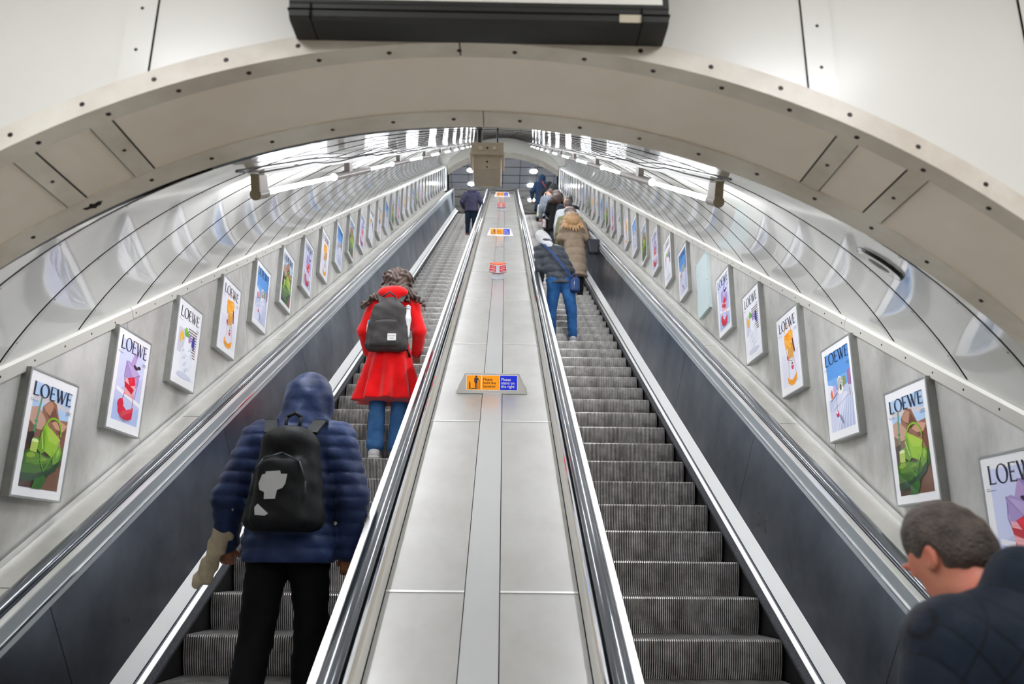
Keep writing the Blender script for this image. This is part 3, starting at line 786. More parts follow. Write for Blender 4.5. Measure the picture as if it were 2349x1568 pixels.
def art_green(a):
    a.rect((172, 200, 232), .13, .095, .885, .915)
    a.poly((205, 200, 205), [(.13, .20), (.5, .19), (.885, .235), (.885, .26), (.13, .24)])
    a.poly((140, 98, 78), [(.34, .27), (.48, .20), (.60, .22), (.70, .34), (.885, .33), (.885, .62), (.3, .6)])
    a.poly((178, 132, 106), [(.36, .27), (.48, .21), (.55, .24), (.5, .33), (.42, .31)])
    a.poly((104, 66, 50), [(.40, .30), (.50, .33), (.58, .25), (.66, .33), (.55, .38)])
    a.poly((188, 150, 132), [(.13, .30), (.26, .28), (.42, .36), (.48, .45), (.30, .49), (.13, .42)])
    a.poly((120, 82, 66), [(.13, .40), (.30, .46), (.45, .45), (.36, .58), (.13, .60)])
    a.poly((198, 150, 124), [(.56, .38), (.70, .34), (.885, .37), (.80, .43), (.66, .42)])
    a.poly((112, 70, 52), [(.66, .42), (.80, .43), (.885, .40), (.885, .60), (.74, .52)])
    a.poly((168, 118, 94), [(.60, .48), (.74, .46), (.82, .56), (.885, .60), (.885, .70), (.62, .62)])
    a.poly((58, 34, 26), [(.13, .56), (.40, .56), (.885, .62), (.885, .915), (.13, .915)])
    a.poly((104, 70, 52), [(.52, .915), (.70, .76), (.885, .70), (.885, .915)])
    a.line((40, 122, 84), [(.29, .21), (.235, .52)], .028); a.line((120, 190, 150), [(.285, .215), (.238, .5)], .007)
    for v in (.40, .44, .485): a.ell((48, 140, 92), .255 - (v - .4) * .16, v, .035, .010)
    a.poly((34, 24, 24), [(.13, .50), (.25, .48), (.27, .56), (.16, .60)])
    a.poly((96, 148, 62), [(.24, .53), (.38, .52), (.40, .60), (.26, .60)])
    a.poly((52, 96, 22), [(.13, .66), (.20, .62), (.36, .63), (.56, .655), (.72, .60), (.86, .56), (.885, .62), (.84, .70), (.66, .78), (.40, .83), (.13, .84)])
    a.poly((84, 128, 30), [(.16, .665), (.24, .635), (.40, .645), (.58, .665), (.70, .64), (.62, .70), (.40, .73), (.20, .73)]); a.ell((128, 160, 44), .26, .665, .08, .022, -.1); a.ell((116, 150, 40), .50, .68, .08, .016, -.1)
    for i in range(9):
        for j in range(3): a.arc((38, 72, 18), .17 + .075 * i, .69 + .036 * j - .008 * i, .034, .016, 20, 170, .004, 5)
    a.poly((96, 142, 34), [(.68, .66), (.72, .575), (.80, .545), (.85, .60), (.80, .68), (.70, .71)]); a.poly((138, 176, 56), [(.74, .60), (.79, .56), (.82, .60), (.76, .65)])
    a.poly((16, 56, 28), [(.13, .81), (.40, .80), (.66, .745), (.84, .66), (.78, .75), (.60, .82), (.32, .865), (.13, .87)])
    a.poly((40, 92, 28), [(.36, .915), (.40, .84), (.58, .80), (.62, .84), (.54, .915)])
    a.poly((136, 180, 34), [(.345, .61), (.40, .43), (.47, .40), (.62, .47), (.77, .50), (.74, .58), (.66, .655), (.52, .62)])
    a.poly((162, 194, 66), [(.47, .42), (.56, .43), (.78, .50), (.70, .545), (.55, .53), (.49, .47)])
    a.poly((98, 144, 24), [(.345, .61), (.40, .43), (.44, .42), (.50, .62), (.44, .64)])
    a.arc((128, 176, 34), .60, .455, .17, .115, 182, 368, .026); a.line((196, 214, 130), [(.385, .47), (.46, .60)], .013)
    a.line((84, 150, 30), [(.38, .56), (.47, .72), (.54, .775), (.63, .68), (.66, .60)], .012)
    a.poly((176, 196, 92), [(.225, .555), (.355, .55), (.345, .64), (.215, .635)]); a.ell((214, 222, 160), .29, .55, .066, .014)
    for v in (.575, .592, .609, .626): a.line((140, 162, 62), [(.222, v), (.35, v - .003)], .005)
    a.headline((16, 20, 48), .10, .885, .095, .205)
def art_lilac(a):
    a.rect((188, 196, 230), .13, .10, .885, .895); a.poly((204, 210, 240), [(.13, .10), (.885, .10), (.885, .40), (.13, .62)])
    a.poly((168, 184, 224), [(.13, .70), (.6, .76), (.885, .72), (.885, .895), (.13, .895)])
    a.poly((236, 236, 244), [(.17, .57), (.885, .66), (.885, .70), (.17, .61)])
    a.poly((178, 152, 202), [(.45, .33), (.55, .19), (.66, .19), (.60, .33)]); a.poly((150, 128, 186), [(.55, .19), (.66, .19), (.62, .24)])
    a.poly((166, 146, 200), [(.33, .30), (.42, .29), (.78, .38), (.74, .50), (.64, .56), (.36, .50)])
    a.poly((186, 166, 214), [(.34, .30), (.78, .38), (.55, .44)]); a.line((110, 90, 150), [(.34, .30), (.57, .44), (.78, .38)], .008)
    a.line((132, 108, 176), [(.35, .34), (.33, .44), (.40, .56)], .018); a.line((132, 108, 176), [(.76, .42), (.73, .54), (.70, .64)], .018)
    a.ell((40, 36, 60), .62, .325, .07, .018, .3); a.ell((40, 36, 60), .72, .315, .055, .018, -.1)
    a.poly((238, 170, 176), [(.36, .46), (.68, .50), (.66, .64), (.40, .62)])
    for i in range(6): a.line((222, 140, 150), [(.375, .49 + .024 * i), (.665, .515 + .022 * i)], .005)
    a.poly((214, 22, 50), [(.44, .46), (.62, .42), (.68, .50), (.52, .53)]); a.poly((190, 10, 40), [(.36, .50), (.50, .52), (.66, .55), (.60, .60), (.38, .55)])
    a.poly((232, 40, 66), [(.47, .46), (.60, .44), (.55, .50)])
    a.line((206, 20, 54), [(.40, .60), (.36, .70)], .012); a.line((206, 20, 54), [(.66, .60), (.68, .78)], .012)
    a.ell((206, 14, 54), .48, .80, .21, .062, .12); a.ell((206, 14, 54), .33, .73, .085, .055)
    a.poly((206, 14, 54), [(.56, .77), (.70, .72), (.70, .84), (.5, .86)]); a.poly((188, 196, 230), [(.40, .735), (.52, .77), (.62, .735), (.5, .715)])
    for i in range(5): a.line((160, 4, 36), [(.33, .80 + .014 * i), (.50, .825 + .014 * i), (.68, .80 + .013 * i)], .005)
    a.headline((14, 18, 44), .12, .90, .075, .205)
def art_white(a):
    a.rect((238, 238, 244), .06, .10, .94, .93); a.rect((210, 206, 220), .13, .33, .42, .62)
    for i in range(11): a.rect((118, 96, 84), .50, .285 + .031 * i, .87, .300 + .031 * i)
    a.ell((228, 232, 240), .52, .66, .26, .16, 0, 24, .03); a.ell((240, 242, 248), .54, .50, .17, .10, 0, 20, .03)
    for i in range(16):
        x, y = .33 + .4 * ((i * 37) % 17) / 17, .50 + .32 * ((i * 23) % 19) / 19
        a.ell((188, 194, 214), x, y, .022 + .012 * (i % 3), .010, i)
    a.ell((206, 210, 228), .5, .86, .30, .035, 0, 18, .08)
    a.ell((246, 186, 30), .27, .42, .075, .050, .3, 16, .10); a.ell((246, 206, 70), .25, .47, .04, .03)
    a.ell((130, 190, 70), .42, .345, .07, .040, .5, 14, .12); a.poly((100, 170, 60), [(.36, .38), (.50, .33), (.54, .40), (.42, .40)])
    a.ell((166, 138, 192), .58, .405, .06, .055, 0, 16, .1); a.ell((44, 44, 140), .73, .42, .055, .07, .2, 14, .12); a.ell((60, 60, 160), .76, .47, .03, .05)
    for k in range(4): a.line((240, 240, 250), [(.50 + .05 * k, .46), (.52 + .05 * k, .56)], .006)
    a.headline((18, 18, 22), .12, .88, .085, .205)
def art_yellow(a):
    a.rect((224, 224, 238), .13, .10, .885, .895); a.rect((232, 232, 244), .13, .10, .885, .5)
    for v in (.44, .62): a.line((206, 206, 224), [(.13, v), (.885, v - .02)], .004)
    a.arc((236, 160, 40), .50, .245, .15, .07, 180, 360, .018)
    a.poly((250, 172, 26), [(.33, .27), (.62, .24), (.72, .27), (.70, .38), (.52, .40), (.38, .46), (.32, .38)])
    a.poly((238, 150, 14), [(.33, .27), (.55, .27), (.50, .33)]); a.poly((255, 196, 70), [(.52, .28), (.70, .27), (.66, .34)])
    a.line((214, 120, 10), [(.33, .30), (.52, .345), (.70, .29)], .007)
    a.poly((228, 170, 70), [(.42, .40), (.70, .40), (.66, .585), (.46, .585)])
    for i in range(6): a.line((196, 132, 40), [(.43 + .005 * i, .42 + .028 * i), (.69 - .006 * i, .42 + .028 * i)], .005)
    for i in range(6): a.line((196, 132, 40), [(.45 + .045 * i, .40), (.475 + .035 * i, .585)], .004)
    a.line((226, 140, 60), [(.35, .42), (.44, .62), (.42, .80)], .009); a.line((226, 140, 60), [(.67, .56), (.72, .72), (.73, .80)], .009)
    a.poly((252, 182, 56), [(.34, .34), (.42, .33), (.62, .44), (.56, .47)]); a.poly((124, 30, 34), [(.66, .36), (.71, .36), (.76, .52), (.71, .54)])
    a.ell((196, 30, 60), .42, .56, .035, .03); a.line((60, 60, 50), [(.44, .585), (.60, .625), (.60, .655)], .009); a.line((60, 60, 50), [(.60, .625), (.68, .585)], .007)
    a.ell((206, 30, 70), .60, .69, .052, .036, 0); a.ell((240, 200, 200), .60, .665, .04, .014); a.ell((40, 70, 40), .60, .652, .035, .012)
    a.poly((248, 168, 30), [(.34, .775), (.42, .82), (.56, .845), (.70, .80), (.76, .78), (.74, .86), (.62, .905), (.46, .90), (.36, .86)])
    for i in range(4): a.line((220, 132, 12), [(.36, .80 + .02 * i), (.54, .86 + .011 * i), (.75, .80 + .02 * i)], .006)
    a.headline((18, 18, 22), .12, .88, .085, .205)
def art_blue(a):
    a.rect((86, 146, 214), .13, .085, .90, .50); a.rect((112, 164, 222), .13, .36, .90, .52)
    a.poly((186, 194, 222), [(.13, .55), (.40, .49), (.90, .46), (.90, .90), (.13, .90)])
    a.poly((206, 210, 232), [(.13, .70), (.55, .52), (.75, .55), (.40, .90), (.13, .90)])
    for i in range(6): a.line((232, 236, 250), [(.30 + .1 * i, .90), (.62 + .05 * i, .56)], .012); a.line((148, 158, 196), [(.34 + .1 * i, .90), (.66 + .05 * i, .58)], .006)
    a.line((90, 92, 110), [(.20, .69), (.88, .57)], .004)
    a.poly((226, 226, 238), [(.13, .40), (.34, .44), (.34, .55), (.13, .57)]); a.poly((214, 96, 44), [(.20, .50), (.26, .46), (.30, .55), (.22, .56)])
    a.poly((190, 160, 206), [(.30, .45), (.40, .43), (.40, .54), (.32, .56)]); a.ell((236, 232, 224), .55, .46, .11, .095, 0, 18, .04)
    for i in range(5): a.arc((24, 22, 28), .56, .47, .03 + .02 * i, .018 + .016 * i, 150, 380, .009)
    a.ell((20, 18, 22), .56, .485, .025, .03); a.poly((126, 150, 90), [(.64, .39), (.72, .38), (.74, .46), (.66, .49)])
    a.poly((150, 112, 160), [(.80, .35), (.90, .33), (.90, .50), (.80, .49)]); a.line((200, 90, 60), [(.80, .36), (.88, .44)], .012)
    a.line((70, 60, 80), [(.20, .585), (.44, .52)], .010); a.line((60, 60, 60), [(.38, .56), (.38, .70)], .006)
    a.ell((204, 50, 84), .38, .735, .045, .032, 0); a.ell((246, 226, 226), .37, .718, .028, .012)
    a.ell((128, 134, 170), .50, .80, .09, .022, .9); a.line((210, 160, 60), [(.82, .52), (.84, .60)], .018)
    a.headline((20, 24, 50), .11, .90, .085, .205)
ART = {'G': (art_green, 'green handbag among brown rocks'), 'L': (art_lilac, 'lilac and red bags'),
       'W': (art_white, 'white vessel with coloured scraps'), 'Y': (art_yellow, 'yellow bags and a strawberry'),
       'B': (art_blue, 'blue sky over silver sheet'), '0': (None, 'empty pale grey-green board with no picture')}
proto = {}
def poster(kind):
    root = empty('framed_poster' if kind != '0' else 'blank_poster_board')
    mb = MB(); w, h, f = PW / 2, PH, .011
    if kind == '0':
        mb.box((-w, -.035, 0), (w, 0, h), 'blank'); mb.obj('board', root)
        mb = MB()
        for x in (-w + .02, w - .02):
            for z in (.02, h / 2, h - .02): mb.disc((x, -.035, z), (0, -1, 0), .007, 'screw', 8, .002)
        mb.obj('screw', root); return root
    for a, b in (((-w, 0), (-w + f, h)), ((w - f, 0), (w, h)), ((-w + f, 0), (w - f, f)), ((-w + f, h - f), (w - f, h))):
        mb.box((a[0], -.050, a[1]), (b[0], -.0, b[1]), 'frame')
    # the outer flanks are duller metal
    for x in (-w - .0006, w + .0006): mb.add([(x, 0, 0), (x, -.046, 0), (x, -.046, h), (x, 0, h)], [(0, 1, 2, 3)], 'frameside')
    mb.obj('frame', root)
    a = Art(); a.rect(M['poster_paper'], f / PW, f / PH, 1 - f / PW, 1 - f / PH)
    a.mb.box((-w + .003, -.044, .003), (w - .003, -.004, h - .003), 'poster_paper')
    ART[kind][0](a); a.done('poster', root)
    return root
seqR = 'LGBYWL0BWLGBYWLGBWYGLBWYGLBWYGLB'; seqL = 'GLWYBGLYBGLWYBGLYWBGLYWBGLWYBGL'
def place_posters(seq, sg, y0, z0, pitch, k0):
    wd = 'left' if sg < 0 else 'right'
    for i, kd in enumerate(seq):
        k = i + k0; y = y0 + pitch * k; z = z0 + pitch * k * math.tan(pi / 6)
        if kd not in proto: o = poster(kd); proto[kd] = o
        else: o = dup(proto[kd])
        o.location = (XC + sg * WX, y, z); o.rotation_euler = (0, 0, -sg * pi / 2)
        if kd == '0': tag(o, 'empty pale grey-green board between two posters on the right wall', 'board'); continue
        tag(o, '%s poster up the %s wall, %s' % (ordn[i], wd, ART[kd][1]), 'poster', 'framed posters on the %s wall' % wd)
place_posters(seqR, 1, 4.42, .329, .855, -1)
place_posters(seqL, -1, 4.33, .293, .85, 0)
#@@POSTERS_END
#@@PEOPLE_BEGIN
# ------------------------------------------------------------------ people: smooth blended volumes meshed into single surfaces
class Field:
    def __init__(s, lo, hi, res):
        s.lo = np.array(lo, np.float32); s.res = res
        s.n = np.ceil((np.array(hi) - s.lo) / res).astype(int) + 1
        s.ax = [s.lo[i] + res * np.arange(s.n[i], dtype=np.float32) for i in range(3)]
        s.D = np.full(tuple(s.n), 1.0, np.float32)
    def sub(s, lo, hi):
        a = np.clip(np.floor((np.array(lo) - s.lo) / s.res).astype(int), 0, s.n - 1); b = np.clip(np.ceil((np.array(hi) - s.lo) / s.res).astype(int) + 1, 1, s.n)
        sl = tuple(slice(i, max(j, i + 1)) for i, j in zip(a, b))
        return sl, s.ax[0][sl[0]][:, None, None], s.ax[1][sl[1]][None, :, None], s.ax[2][sl[2]][None, None, :]
    def mix(s, sl, d, k, cut=False):
        D = s.D[sl]
        if cut: s.D[sl] = np.maximum(D, -d); return
        if k > 0:
            h = np.maximum(k - np.abs(D - d), 0) / k; s.D[sl] = np.minimum(D, d) - h * h * k * .25
        else: s.D[sl] = np.minimum(D, d)
    def cone(s, a, b, ra, rb, k=.03, sy=1.0, cut=False):
        a = np.array(a, np.float32); b = np.array(b, np.float32); m = max(ra, rb) * max(1, sy) + k + .04
        sl, x, y, z = s.sub(np.minimum(a, b) - m, np.maximum(a, b) + m)
        dx, dz = x - a[0], z - a[2]; dy = (y - a[1]); ba = b - a; L = float(ba @ ba) + 1e-9
        t = np.clip((dx * ba[0] + dy * ba[1] + dz * ba[2]) / L, 0, 1)
        d = np.sqrt((dx - t * ba[0]) ** 2 + ((dy - t * ba[1]) / sy) ** 2 + (dz - t * ba[2]) ** 2) - (ra + (rb - ra) * t)
        s.mix(sl, d * min(1, sy), k, cut); return s
    def ell(s, c, r, k=.02, rx=0, rz=0, cut=False, ry=0):
        c = np.array(c, np.float32); m = max(r) + k + .03
        sl, x, y, z = s.sub(c - m, c + m); x = x - c[0]; y = y - c[1]; z = z - c[2]
        if rz: x, y = x * cos(rz) + y * sin(rz), -x * sin(rz) + y * cos(rz)
        if rx: y, z = y * cos(rx) + z * sin(rx), -y * sin(rx) + z * cos(rx)
        if ry: x, z = x * cos(ry) + z * sin(ry), -x * sin(ry) + z * cos(ry)
        k0 = np.sqrt((x / r[0]) ** 2 + (y / r[1]) ** 2 + (z / r[2]) ** 2); k1 = np.sqrt((x / r[0] ** 2) ** 2 + (y / r[1] ** 2) ** 2 + (z / r[2] ** 2) ** 2) + 1e-6
        s.mix(sl, k0 * (k0 - 1) / k1, k, cut); return s
    def box(s, c, r, rd=.03, k=0, rx=0, cut=False, taper=0):
        c = np.array(c, np.float32); m = max(r) + rd + k + .03
        sl, x, y, z = s.sub(c - m, c + m); x = x - c[0]; y = y - c[1]; z = z - c[2]
        if rx: y, z = y * cos(rx) + z * sin(rx), -y * sin(rx) + z * cos(rx)
        w_ = r[0] * (1 - taper * (z / r[2]))
        qx = np.abs(x) - w_ + rd; qy = np.abs(y) - r[1] + rd; qz = np.abs(z) - r[2] + rd
        qx, qy, qz = np.broadcast_arrays(qx, qy, qz)
        d = np.sqrt(np.maximum(qx, 0) ** 2 + np.maximum(qy, 0) ** 2 + np.maximum(qz, 0) ** 2) + np.minimum(np.maximum(qx, np.maximum(qy, qz)), 0) - rd
        s.mix(sl, d, k, cut); return s
    def disp(s, f):
        x, y, z = s.ax[0][:, None, None], s.ax[1][None, :, None], s.ax[2][None, None, :]
        s.D = (s.D + f(x, y, z)).astype(np.float32); return s
    def cutz(s, z0, above=False):
        z = s.ax[2][None, None, :]; s.D = np.maximum(s.D, (z - z0) if above else (z0 - z)).astype(np.float32); return s
    def mesh(s):
        D = s.D.copy()
        for a in range(3):
            i = [slice(None)] * 3; i[a] = 0; D[tuple(i)] = 1; i[a] = -1; D[tuple(i)] = 1
        ins = D < 0; nx, ny, nz = D.shape
        acc = np.zeros((nx - 1, ny - 1, nz - 1, 3), np.float32); cnt = np.zeros((nx - 1, ny - 1, nz - 1), np.float32)
        for a in range(3):
            o = [q for q in range(3) if q != a]
            lo_ = [slice(None)] * 3; hi_ = [slice(None)] * 3; lo_[a] = slice(0, -1); hi_[a] = slice(1, None)
            A, B = D[tuple(lo_)], D[tuple(hi_)]; cr = (A < 0) != (B < 0)
            t = np.where(cr, A / np.where(cr, A - B, 1), 0)
            for u in (0, 1):
                for v in (0, 1):
                    sl = [None] * 3; sl[a] = slice(None); sl[o[0]] = slice(u, D.shape[o[0]] - 1 + u); sl[o[1]] = slice(v, D.shape[o[1]] - 1 + v)
                    c = cr[tuple(sl)].astype(np.float32); tt = t[tuple(sl)]
                    cnt += c; acc[..., a] += tt * c; acc[..., o[0]] += u * c; acc[..., o[1]] += v * c
        act = cnt > 0; idx = -np.ones(act.shape, np.int64); idx[act] = np.arange(act.sum())
        ijk = np.argwhere(act); V = (ijk + acc[act] / cnt[act][:, None]) * s.res + s.lo
        F = []
        for a in range(3):
            o = [(a + 1) % 3, (a + 2) % 3]
            lo_ = [slice(1, -1)] * 3; hi_ = [slice(1, -1)] * 3; lo_[a] = slice(0, -1); hi_[a] = slice(1, None)
            A = ins[tuple(lo_)]; B = ins[tuple(hi_)]; cr = np.argwhere(A != B)
            if not len(cr): continue
            flip = A[tuple(cr.T)]; off = np.ones(3, int); off[a] = 0; p = cr + off
            def at(du, dv):
                q = p.copy(); q[:, o[0]] += du; q[:, o[1]] += dv; return idx[tuple(q.T)]
            q = np.stack([at(-1, -1), at(0, -1), at(0, 0), at(-1, 0)], 1); q[~flip] = q[~flip][:, ::-1]; F.append(q)
        return V, (np.concatenate(F) if F else np.zeros((0, 4), int))
def field_obj(name, fld, m, root, warp=None, smooth_it=1):
    V, F = fld.mesh()
    if len(V) == 0: return None
    if smooth_it:
        E = np.concatenate([F[:, [0, 1]], F[:, [1, 2]], F[:, [2, 3]], F[:, [3, 0]]])
        for _ in range(smooth_it):
            acc = np.zeros_like(V); c = np.zeros(len(V))
            np.add.at(acc, E[:, 0], V[E[:, 1]]); np.add.at(c, E[:, 0], 1)
            np.add.at(acc, E[:, 1], V[E[:, 0]]); np.add.at(c, E[:, 1], 1)
            V = V * .5 + acc / np.maximum(c, 1)[:, None] * .5
    if warp: V = warp(V)
    me = bpy.data.meshes.new(name)
    me.vertices.add(len(V)); me.vertices.foreach_set('co', V.astype(np.float32).ravel())
    me.loops.add(len(F) * 4); me.loops.foreach_set('vertex_index', F.astype(np.int32).ravel())
    me.polygons.add(len(F)); me.polygons.foreach_set('loop_start', np.arange(0, len(F) * 4, 4, dtype=np.int32))
    me.polygons.foreach_set('loop_total', np.full(len(F), 4, np.int32))
    me.update(calc_edges=True); me.validate()
    me.polygons.foreach_set('use_smooth', np.ones(len(me.polygons), bool))
    me.materials.append(m); o = bpy.data.objects.new(name, me); link(o, root); return o
def cloth(name, rgb, rough=.75, rgb2=None, noise=.25, ns=7, bump=.25, bs=45, sheen=.04, coat=0):
    return mat(name, rgb, rough, noise=noise, rgb2=rgb2, nscale=ns, bump=bump, bscale=bs, sheen=sheen, coat=coat, coat_r=.3, spec=.15)
SKIN = mat('skin_light', (214, 160, 136), .5, noise=.12, nscale=9, spec=.4)
SKIN_D = mat('skin_dark', (142, 88, 56), .5, noise=.15, nscale=9, spec=.4)
HAIRS = {}
def hair_mat(rgb, rgb2):
    k = (rgb, rgb2)
    if k not in HAIRS:
        HAIRS[k] = mat('hair_%d' % len(HAIRS), rgb, .42, noise=1, rgb2=rgb2, nscale=26, nstretch=(1.6, 1.6, .35), bump=.9, bscale=70, bstretch=(2, 2, .25), spec=.6)
    return HAIRS[k]
def Lp(a, b, t): return tuple(a[i] + (b[i] - a[i]) * t for i in range(3))
def head_field(f, hp, yaw=0, pitch=0):
    # head with brow, nose, mouth, chin and ears; face towards +Y turned by yaw, nodding by pitch
    c_, s_ = cos(yaw), sin(yaw); cp, sp = cos(pitch), sin(pitch)
    def T(x, y, z):
        y, z = y * cp + z * sp, -y * sp + z * cp
        return (hp[0] + x * c_ - y * s_, hp[1] + x * s_ + y * c_, hp[2] + z)
    f.ell(T(0, -.012, .022), (.075, .092, .090), .02, rz=yaw); f.ell(T(0, .02, -.035), (.060, .072, .080), .03, rz=yaw)
    f.ell(T(0, .052, -.088), (.030, .028, .024), .03, rz=yaw)                         # chin
    f.cone(T(0, .074, .022), T(0, .086, -.018), .010, .015, .02)                      # nose
    for sx in (-1, 1):
        f.ell(T(sx * .031, .083, .020), (.013, .009, .009), .003, cut=True, rz=yaw)   # eye sockets
        f.ell(T(sx * .031, .078, .019), (.012, .010, .010), .004, rz=yaw)
        f.ell(T(sx * .076, -.008, -.006), (.010, .020, .032), .006, rz=yaw + sx * .35)  # ears
        f.ell(T(sx * .082, -.002, -.004), (.006, .009, .016), .0, rz=yaw, cut=True)
        f.ell(T(sx * .030, .080, .042), (.026, .010, .008), .012, rz=yaw)             # brow
    f.cone(T(-.020, .086, -.052), T(.020, .086, -.052), .006, .006, .006)             # lips
    f.cone(T(-.017, .084, -.063), T(.017, .084, -.063), .006, .006, .006)
    return T
def hand_field(f, w_, d, side, curl=.6, fw=(0, 1, 0)):
    # palm and five separate bent fingers; d = direction of the forearm, fw = the way the curled fingers bend
    d = np.array(d, float); d /= np.linalg.norm(d); fw = np.array(fw, float); fw -= d * (fw @ d); fw /= np.linalg.norm(fw); sd = np.cross(d, fw)
    w_ = np.array(w_, float); kn = w_ + d * .085
    f.cone(w_, w_ + d * .03, .024, .027, .02)
    for q, (off, ln) in enumerate(((.031, .066), (.011, .074), (-.010, .070), (-.030, .056))):
        a = kn + sd * off * side * .95; f.cone(w_ + d * .02 + sd * off * side * .6, a, .015, .0115, .012)
        e1 = a + (d * cos(curl) + fw * sin(curl)) * ln * .5; e2 = e1 + (d * cos(curl * 2.1) + fw * sin(curl * 2.1)) * ln * .5
        f.cone(a, e1, .0095, .0088, .002); f.cone(e1, e2, .0088, .0075, .002)
    t0 = w_ + d * .025 + sd * .026 * side; t1 = t0 + (d * .7 + sd * .55 * side + fw * .45) * .042; t2 = t1 + (d * .85 + fw * .5 + sd * .1 * side) * .032
    f.cone(t0, t1, .014, .011, .008); f.cone(t1, t2, .0105, .0085, .002)
JDEF = dict(hip=(.095, 0, .92), knee=(.10, .03, .50), ank=(.10, -.02, .09), sh=(.185, -.01, 1.42), el=(.25, -.03, 1.13), wr=(.25, .06, .89), head=(0, .03, 1.625))
def figure(label, loc, S=1.1, rz=0, lean=(0, 0), res=.014, skin=None, J=None, jacket=None, trousers=None, shoes=None, hair=None, head=None, extra=None, hands=True, group=None, lean0=.85):
    skin = skin or SKIN
    root = empty('person', loc, label, 'person', group); root.rotation_euler = (0, 0, rz); root.scale = (S, S, S)
    P = {}
    for k, v in JDEF.items():
        if k == 'head': P[k] = v
        else: P[k + 'R'] = v; P[k + 'L'] = (-v[0], v[1], v[2])
    if J: P.update(J)
    def warp(V):
        V = V.copy(); t = np.maximum(V[:, 2] - lean0, 0); V[:, 0] += lean[0] * t; V[:, 1] += lean[1] * t; return V
    lo, hi = (-.46, -.36, -.02), (.46, .44, 1.84)
    hd = head or {}
    b = Field(lo, hi, res if res <= .007 else min(res, .011)); hp = P['head']
    T = head_field(b, hp, hd.get('yaw', 0), hd.get('pitch', 0))
    b.cone((0, -.02, 1.44), (hp[0] * .8, hp[1] - .03, hp[2] - .07), .062, .056, .03)
    b.cone((0, 0, 1.02), (0, 0, 1.34), .125, .15, .05, .72); b.cone((-.13, 0, 1.41), (.13, 0, 1.41), .055, .055, .05)
    b.cone((-.06, 0, .94), (.06, 0, .94), .11, .11, .04, .8)
    for q in 'LR':
        b.cone(P['sh' + q], P['el' + q], .048, .038, .03); b.cone(P['el' + q], P['wr' + q], .038, .026, .01)
        b.cone(P['hip' + q], P['knee' + q], .078, .052, .03); b.cone(P['knee' + q], P['ank' + q], .052, .036, .01)
        a_ = P['ank' + q]; b.cone((a_[0], a_[1], a_[2] - .03), (a_[0] * 1.1, a_[1] + .13, a_[2] - .055), .034, .026, .02)
        if hands:
            d = np.array(P['wr' + q]) - np.array(P['el' + q]); hand_field(b, P['wr' + q], d, 1 if q == 'L' else -1, hd.get('curl', .6), (0, .9, .35) if abs(d[2]) > .1 else (0, .2, -1))
    field_obj('body', b, skin, root, warp)
    if trousers:
        t = Field((-.36, -.36, 0), (.36, .44, 1.15), res); g = trousers.get('g', 0)
        t.cone((-.07, -.01, .93), (.07, -.01, .93), .125 + g, .125 + g, .03, .85)
        for q in 'LR':
            t.cone(P['hip' + q], P['knee' + q], .095 + g, .070 + g, .045); a_ = Lp(P['knee' + q], P['ank' + q], trousers.get('len', .93)); t.cone(P['knee' + q], a_, .070 + g, trousers.get('ankle', .058), .015)
        zz = trousers.get('wr', .004)
        t.disp(lambda x, y, z: zz * np.sin(z * 60 + x * 25 + 2 * np.sin(y * 20)) * np.sin(z * 17 + 1) * .8)
        if jacket: t.cutz(jacket['hem'] + .10, True)
        field_obj('trousers', t, trousers['m'], root, warp)
    if shoes:
        for q in 'LR':
            a_ = P['ank' + q]; f = Field((a_[0] - .1, a_[1] - .13, -.02 + min(0, a_[2] - .1)), (a_[0] + .1, a_[1] + .24, a_[2] + .14), min(res, .01))
            z0 = a_[2] - .09
            f.cone((a_[0], a_[1] - .025, z0 + .045), (a_[0] * 1.08, a_[1] + .15, z0 + .032), .046, .040, .02); f.cone((a_[0], a_[1] - .01, z0 + .05), (a_[0], a_[1], z0 + .10), .045, .042, .02)
            f.cutz(z0 + .001); so = field_obj('shoe', f, shoes['m'], root)
            if 'sole' in shoes:
                f = Field((a_[0] - .1, a_[1] - .13, z0 - .02), (a_[0] + .1, a_[1] + .24, z0 + .06), .008)
                f.cone((a_[0], a_[1] - .025, z0 + .012), (a_[0] * 1.08, a_[1] + .15, z0 + .010), .052, .045, .0); f.cutz(z0 + .001); f.cutz(z0 + .026, True); field_obj('sole', f, shoes['sole'], so, None, 0)
    if jacket:
        j = Field((-.50, -.42, jacket['hem'] - .04), (.50, .46, 1.80), res); h = jacket['hem']; w = jacket.get
        wc, ww, wh, sy = w('chest', .185), w('waist', .165), w('hemw', .17), w('sy', .72)
        j.cone((0, -.005, 1.12), (0, -.005, 1.33), ww, wc, .05, sy); j.cone((0, -.01, h), (0, -.005, 1.12), wh, ww, .03, w('hsy', sy))
        j.cone(Lp(P['shL'], (0, 0, 1.42), .3), Lp(P['shR'], (0, 0, 1.42), .3), w('shr', .078), w('shr', .078), .06, .95); j.cone((0, -.02, 1.40), (0, -.02, w('col', 1.49)), .085, w('colr', .070), .04)
        sl = w('sl', .066)
        for q in 'LR':
            j.cone(P['sh' + q], P['el' + q], sl + .01, sl, .045); j.cone(P['el' + q], Lp(P['el' + q], P['wr' + q], .95), sl, w('cuff', .050), .02)
